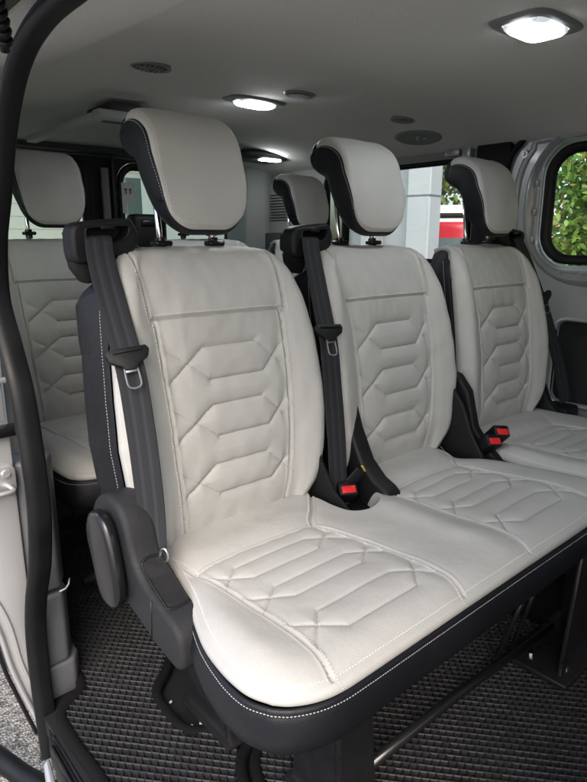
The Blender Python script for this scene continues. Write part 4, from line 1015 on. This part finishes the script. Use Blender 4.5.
# ------------------------------------------------------------------ outside
def ground_mat():
    m = mat('gravel', (.20, .195, .185), .9)
    nt = m.node_tree; b = nt.nodes['Principled BSDF']; tc = [n for n in nt.nodes if n.type == 'TEX_COORD'][0]
    v = nt.nodes.new('ShaderNodeTexVoronoi'); v.inputs['Scale'].default_value = 130
    n = nt.nodes.new('ShaderNodeTexNoise'); n.inputs['Scale'].default_value = 60; n.inputs['Detail'].default_value = 8
    r_ = nt.nodes.new('ShaderNodeValToRGB'); r_.color_ramp.elements[0].color = (.07, .068, .063, 1); r_.color_ramp.elements[1].color = (.42, .41, .39, 1)
    r_.color_ramp.elements[0].position = .25; r_.color_ramp.elements[1].position = .75
    s = nt.nodes.new('ShaderNodeSeparateColor'); mx = nt.nodes.new('ShaderNodeMath'); mx.operation = 'ADD'; m2 = nt.nodes.new('ShaderNodeMath'); m2.operation = 'MULTIPLY'; m2.inputs[1].default_value = .5
    nt.links.new(tc.outputs['Object'], v.inputs['Vector']); nt.links.new(tc.outputs['Object'], n.inputs['Vector'])
    nt.links.new(v.outputs['Color'], s.inputs[0]); nt.links.new(s.outputs[0], mx.inputs[0]); nt.links.new(n.outputs[0], mx.inputs[1]); nt.links.new(mx.outputs[0], m2.inputs[0])
    nt.links.new(m2.outputs[0], r_.inputs[0]); nt.links.new(r_.outputs[0], b.inputs['Base Color'])
    bp = nt.nodes.new('ShaderNodeBump'); bp.inputs['Distance'].default_value = .006; nt.links.new(v.outputs['Distance'], bp.inputs['Height']); nt.links.new(bp.outputs[0], b.inputs['Normal'])
    return m
M['gravel'] = ground_mat()
g = Geo(); g.add([(-60, -60, -.45), (60, -60, -.45), (60, 60, -.45), (-60, 60, -.45)], [[0, 1, 2, 3]]); obj('ground', g, 'gravel', kind='structure', smooth=False)

def leafmat(name, cols):
    m = bpy.data.materials.new(name); m.use_nodes = True; nt = m.node_tree; b = nt.nodes['Principled BSDF']
    gm = nt.nodes.new('ShaderNodeNewGeometry'); rp = nt.nodes.new('ShaderNodeValToRGB'); rp.color_ramp.interpolation = 'LINEAR'
    while len(rp.color_ramp.elements) < len(cols): rp.color_ramp.elements.new(.5)
    for i, c in enumerate(cols): rp.color_ramp.elements[i].position = i/(len(cols)-1); rp.color_ramp.elements[i].color = (*c, 1)
    nt.links.new(gm.outputs['Random Per Island'], rp.inputs[0]); nt.links.new(rp.outputs[0], b.inputs['Base Color'])
    b.inputs['Roughness'].default_value = .38; b.inputs['Subsurface Weight'].default_value = 0
    tr = nt.nodes.new('ShaderNodeBsdfTranslucent'); nt.links.new(rp.outputs[0], tr.inputs[0]); ms = nt.nodes.new('ShaderNodeMixShader'); ms.inputs[0].default_value = .35
    nt.links.new(b.outputs[0], ms.inputs[1]); nt.links.new(tr.outputs[0], ms.inputs[2]); nt.links.new(ms.outputs[0], nt.nodes['Material Output'].inputs[0])
    return m
M['leaf'] = leafmat('hedge_leaf', [(.07, .15, .03), (.12, .26, .05), (.18, .36, .07), (.30, .48, .11), (.28, .26, .08)])
M['leaf2'] = leafmat('tree_leaf', [(.05, .10, .025), (.09, .16, .035), (.17, .22, .05), (.26, .22, .05)])
M['bark'] = mat('bark', (.09, .07, .05), .9, noise=.3, nscale=20, bump=.8, bscale=60)
def leaves(g, pts, size, out=None):
    p = np.array(pts); n_ = len(p); d = rng.normal(size=(n_, 3)); d /= np.linalg.norm(d, axis=1)[:, None]; d[:, 2] -= .2
    s = np.cross(d, rng.normal(size=(n_, 3))); s /= np.linalg.norm(s, axis=1)[:, None]; n = np.cross(d, s)
    L = (size*rng.uniform(.6, 1.25, n_))[:, None]; w = L*.27
    V = np.stack([p, p+d*L*.3+s*w*.85+n*L*.05, p+d*L*.65+s*w*.8+n*L*.04, p+d*L, p+d*L*.65-s*w*.8+n*L*.04, p+d*L*.3-s*w*.85+n*L*.05], 1).reshape(-1, 3)
    F = []
    for k in range(n_):
        b = 6*k; F += [[b, b+1, b+2, b+3], [b, b+3, b+4, b+5]]
    g.add(V, F)
hd = thing('hedge', 'bright green leafy hedge right outside the far window', 'hedge', (3.2, 1.2, -.45))
pts = []
for k in range(2000):
    c = np.array([rng.uniform(2.90, 3.6), rng.uniform(-.2, 1.50), rng.uniform(-.2, 2.0)])
    r_ = rng.uniform(.12, .24); pts += [c+rng.normal(size=3)*r_*.6 for _ in range(70)]
g = Geo(); leaves(g, pts, .040); O('foliage', g, 'leaf', hd)
g = Geo()
for k in range(22):
    x, y = rng.uniform(3.1, 3.6), rng.uniform(-.8, 1.3); tube(g, cat([(x, y, -.45), (x+rng.normal()*.08, y+rng.normal()*.08, .6), (x+rng.normal()*.15, y+rng.normal()*.15, 1.5), (x+rng.normal()*.2, y+rng.normal()*.2, 2.4)], 10), np.linspace(.022, .005, 10), 6)
O('stem', g, 'bark', hd)
def tree(x, y, h, r, n, label, sz=.14):
    t = thing('tree', label, 'tree', (x, y, -.45), 'trees beyond the far windows')
    g = Geo(); tube(g, cat([(x, y, -.45), (x+.05, y, h*.4), (x-.05, y+.1, h*.8)], 12), np.linspace(.14, .04, 12), 10)
    for k in range(7):
        a = rng.uniform(0, 6.28); tube(g, cat([(x, y, h*.35), (x+math.cos(a)*r*.5, y+math.sin(a)*r*.5, h*.6), (x+math.cos(a)*r*.8, y+math.sin(a)*r*.8, h*.8)], 8), np.linspace(.05, .01, 8), 6)
    O('trunk', g, 'bark', t)
    P = []
    for k in range(n):
        d = rng.normal(size=3); d /= np.linalg.norm(d); c = np.array([x, y, h*.62])+d*np.array([r, r, h*.36])*rng.uniform(.3, 1)
        P += [c+rng.normal(size=3)*r*.14 for _ in range(60)]
    g = Geo(); leaves(g, P, sz); O('crown', g, 'leaf2', t)
tree(10.5, 6.5, 4.6, 1.7, 70, 'yellow-green tree right behind the red vehicle, seen left of the third headrest')
tree(12.5, 9.0, 5.2, 1.9, 60, 'tree further back beside the pale column, mostly hidden by headrests')
tree(7.4, 1.2, 4.0, 1.5, 60, 'tree rising behind the hedge outside the far window')
# pale building with columns beyond the far side
M['render'] = mat('pale_render', (.34, .38, .395), .7, noise=.05, nscale=2)
M['winblue'] = mat('shop_glass', (.10, .14, .15), .12)
bl = thing('pale_building', 'pale blue-white building with square columns seen between second and third headrests', 'building', (5.4, 5.6, -.45))
g = Geo(); prism(g, [(4.62, 3.42), (3.95, 7.5), (6.5, 8.2), (7.3, 5.42)], 'z', -.45, 4.0, bev=0); O('wall', g, 'render', bl, smooth=False)
def colm(x, y, w=.17):
    g = Geo(); box(g, (x, y, 1.7), (w, w, 4.3), .01, 1, rot=Matrix.Rotation(R(10), 3, 'Z')); c = O('column', g, 'render', bl, smooth=False)
    g = Geo(); box(g, (x, y, 1.30), (w+.008, w+.008, .012), 0, rot=Matrix.Rotation(R(10), 3, 'Z')); obj('column_joint', g, 'winblue', c, origin=tuple(bl.location), smooth=False)
colm(4.46, 3.36, .22); colm(4.36, 3.86, .16); colm(4.22, 4.8, .2)
g = Geo(); box(g, (4.17, 5.3, .9), (.06, .8, 2.4), 0, rot=Matrix.Rotation(R(9.5), 3, 'Z')); O('window', g, 'winblue', bl, smooth=False)
# red vehicle
M['redpaint'] = mat('red_car_paint', (.42, .012, .025), .25, coat=.8)
M['whitepaint'] = mat('white_car_paint', (.72, .73, .73), .3, coat=.5)
# white house with horizontal siding behind the van
M['siding'] = mat('white_siding', (.50, .51, .50), .6)
hs = thing('white_house', 'white house with horizontal siding seen through the rear door windows', 'house', (4, 9, -.45))
g = Geo()
for k in range(26):
    z = -.45+k*.17; prism(g, [(8.98, z), (9.02, z), (9.00, z+.168), (8.985, z+.168)], 'x', .5, 5.4, bev=0)
O('wall', g, 'siding', hs, smooth=False)
g = Geo(); prism(g, [(.3, 4.0), (5.6, 4.0), (2.95, 6.0)], 'y', 8.8, 12, bev=0); O('roof', g, 'trimdark', hs, smooth=False)
g = Geo(); box(g, (4.9, 8.95, 1.2), (.9, .06, 1.3), 0); wn = O('window', g, 'winblue', hs, smooth=False)
for k in (-1, 1):
    g = Geo(); box(g, (4.9+k*.47, 8.93, 1.2), (.06, .08, 1.4), 0); O('frame', g, 'white', wn, smooth=False)
nt_ = thing('paper_notice', 'white notice with two dark marks on the right rear door window', 'notice', (1.30, 2.585, 1.11))
g = Geo(); prism(g, [(1.268, 1.045), (1.288, 1.045), (1.288, 1.092), (1.328, 1.092), (1.328, 1.175), (1.268, 1.175)], 'y', 2.588, 2.590, bev=0); O('sheet', g, 'white', nt_, smooth=False)
for k in (0, 1):
    g = Geo(); x = 1.287+.022*k; box(g, (x, 2.5865, 1.148), (.013, .002, .004), 0); box(g, (x, 2.5865, 1.137), (.004, .002, .018), 0); O('dark_mark', g, 'gloss', nt_, smooth=False)

def delivery_van(cx, cy, ang, sc, paint, stripe, name, label):
    t = thing(name, label, 'van', (cx, cy, -.45)); t.rotation_euler.z = ang
    def Q(nm, g, m, par=None, **k):
        g.v = [np.concatenate(g.v)*sc]; return obj(nm, g, m, par or t, **k)
    body = [(-2.2, .35), (-2.22, 1.40), (-2.14, 1.54), (.95, 1.56), (1.15, 1.52), (1.62, 1.06), (2.10, .92), (2.22, .62), (2.18, .35), (1.74, .30), (1.66, .52), (1.44, .64), (1.22, .64), (1.02, .52), (.93, .30), (-.95, .28), (-1.05, .52), (-1.25, .64), (-1.47, .64), (-1.67, .52), (-1.76, .30)]
    g = Geo(); prism(g, body, 'y', -.85, .85, bev=.05, seg=3); bd = Q('body', g, paint, auto=40)
    for s in (-1, 1):
        g = Geo(); prism(g, [(.42, 1.02), (.42, 1.40), (.98, 1.40), (1.40, 1.02)], 'y', s*.852, s*.858, bev=0); Q('window', g, 'winblue', bd, smooth=False)
        g = Geo(); box(g, (-.95, s*.853, 1.425), (2.4, .02, .06), .005); box(g, (-.2, s*.853, .80), (3.4, .03, .07), .01); Q('side_trim', g, stripe, bd, auto=40)
        g = Geo()
        for zz in (1.34, 1.27, 1.20, 1.12, 1.04): box(g, (-.95, s*.856, zz), (2.4, .03, .022), .006)
        Q('side_rib', g, paint, bd, auto=40)
        for x in (-1.36, 1.33):
            g = Geo(); tube(g, [(x, s*.66, .32), (x, s*.87, .32)], .31, 28); w = Q('wheel', g, 'rubber', auto=40)
            g = Geo(); tube(g, [(x, s*.80, .32), (x, s*.885, .32)], .19, 20); Q('rim', g, 'chrome', w, auto=40)
        g = Geo(); box(g, (2.16, s*.64, .80), (.08, .26, .13), .03); Q('headlight', g, 'whitepaint', auto=40)
th = R(61); d_ = 7.2
delivery_van(math.sin(th)*d_, math.cos(th)*d_, -th+math.pi, 1.0, 'redpaint', 'whitepaint', 'red_van', 'red van with a white stripe parked outside, seen left of the third headrest')
th = R(57); d_ = 10.8
delivery_van(math.sin(th)*d_, math.cos(th)*d_, -th+.2, 1.22, 'whitepaint', 'rubber', 'white_van', 'white van parked further back, above the red van')

# ------------------------------------------------------------------ light, world, camera
w = bpy.data.worlds.new('World'); SC.world = w; w.use_nodes = True; nt = w.node_tree
sky = nt.nodes.new('ShaderNodeTexSky'); sky.sky_type = 'NISHITA'; sky.sun_disc = False
SUN_EL, SUN_AZ = R(46), R(222)      # azimuth from +Y clockwise: light comes from behind-left of the camera
sky.sun_elevation = SUN_EL; sky.sun_rotation = SUN_AZ; sky.air_density = 1.0; sky.dust_density = 4; sky.ozone_density = 1
nt.links.new(sky.outputs[0], nt.nodes['Background'].inputs[0]); nt.nodes['Background'].inputs[1].default_value = .15
sl_ = bpy.data.lights.new('Sun', 'SUN'); sl_.energy = .5; sl_.angle = R(40); sl_.color = (1, .98, .955)
so = bpy.data.objects.new('Sun', sl_); COL.objects.link(so)
dirv = Vector((math.sin(SUN_AZ)*math.cos(SUN_EL), math.cos(SUN_AZ)*math.cos(SUN_EL), math.sin(SUN_EL)))
so.rotation_euler = dirv.to_track_quat('Z', 'Y').to_euler()
cam = bpy.data.cameras.new('Camera'); co = bpy.data.objects.new('Camera', cam); COL.objects.link(co); SC.camera = co
co.location = (0, 0, .93); cam.sensor_fit = 'VERTICAL'; cam.sensor_height = 36; cam.lens = 602.3/782*36
yaw, pit = R(41.304), R(14.067)
f = Vector((math.sin(yaw)*math.cos(pit), math.cos(yaw)*math.cos(pit), -math.sin(pit)))
co.rotation_euler = f.to_track_quat('-Z', 'Y').to_euler()
cam.clip_start = .02; cam.clip_end = 300
SC.view_settings.view_transform = 'Standard'; SC.view_settings.look = 'None'; SC.view_settings.exposure = 1.6; SC.view_settings.gamma = 1
SC.cycles.max_bounces = 10; SC.cycles.diffuse_bounces = 6; SC.cycles.transparent_max_bounces = 12
SC.render.film_transparent = False
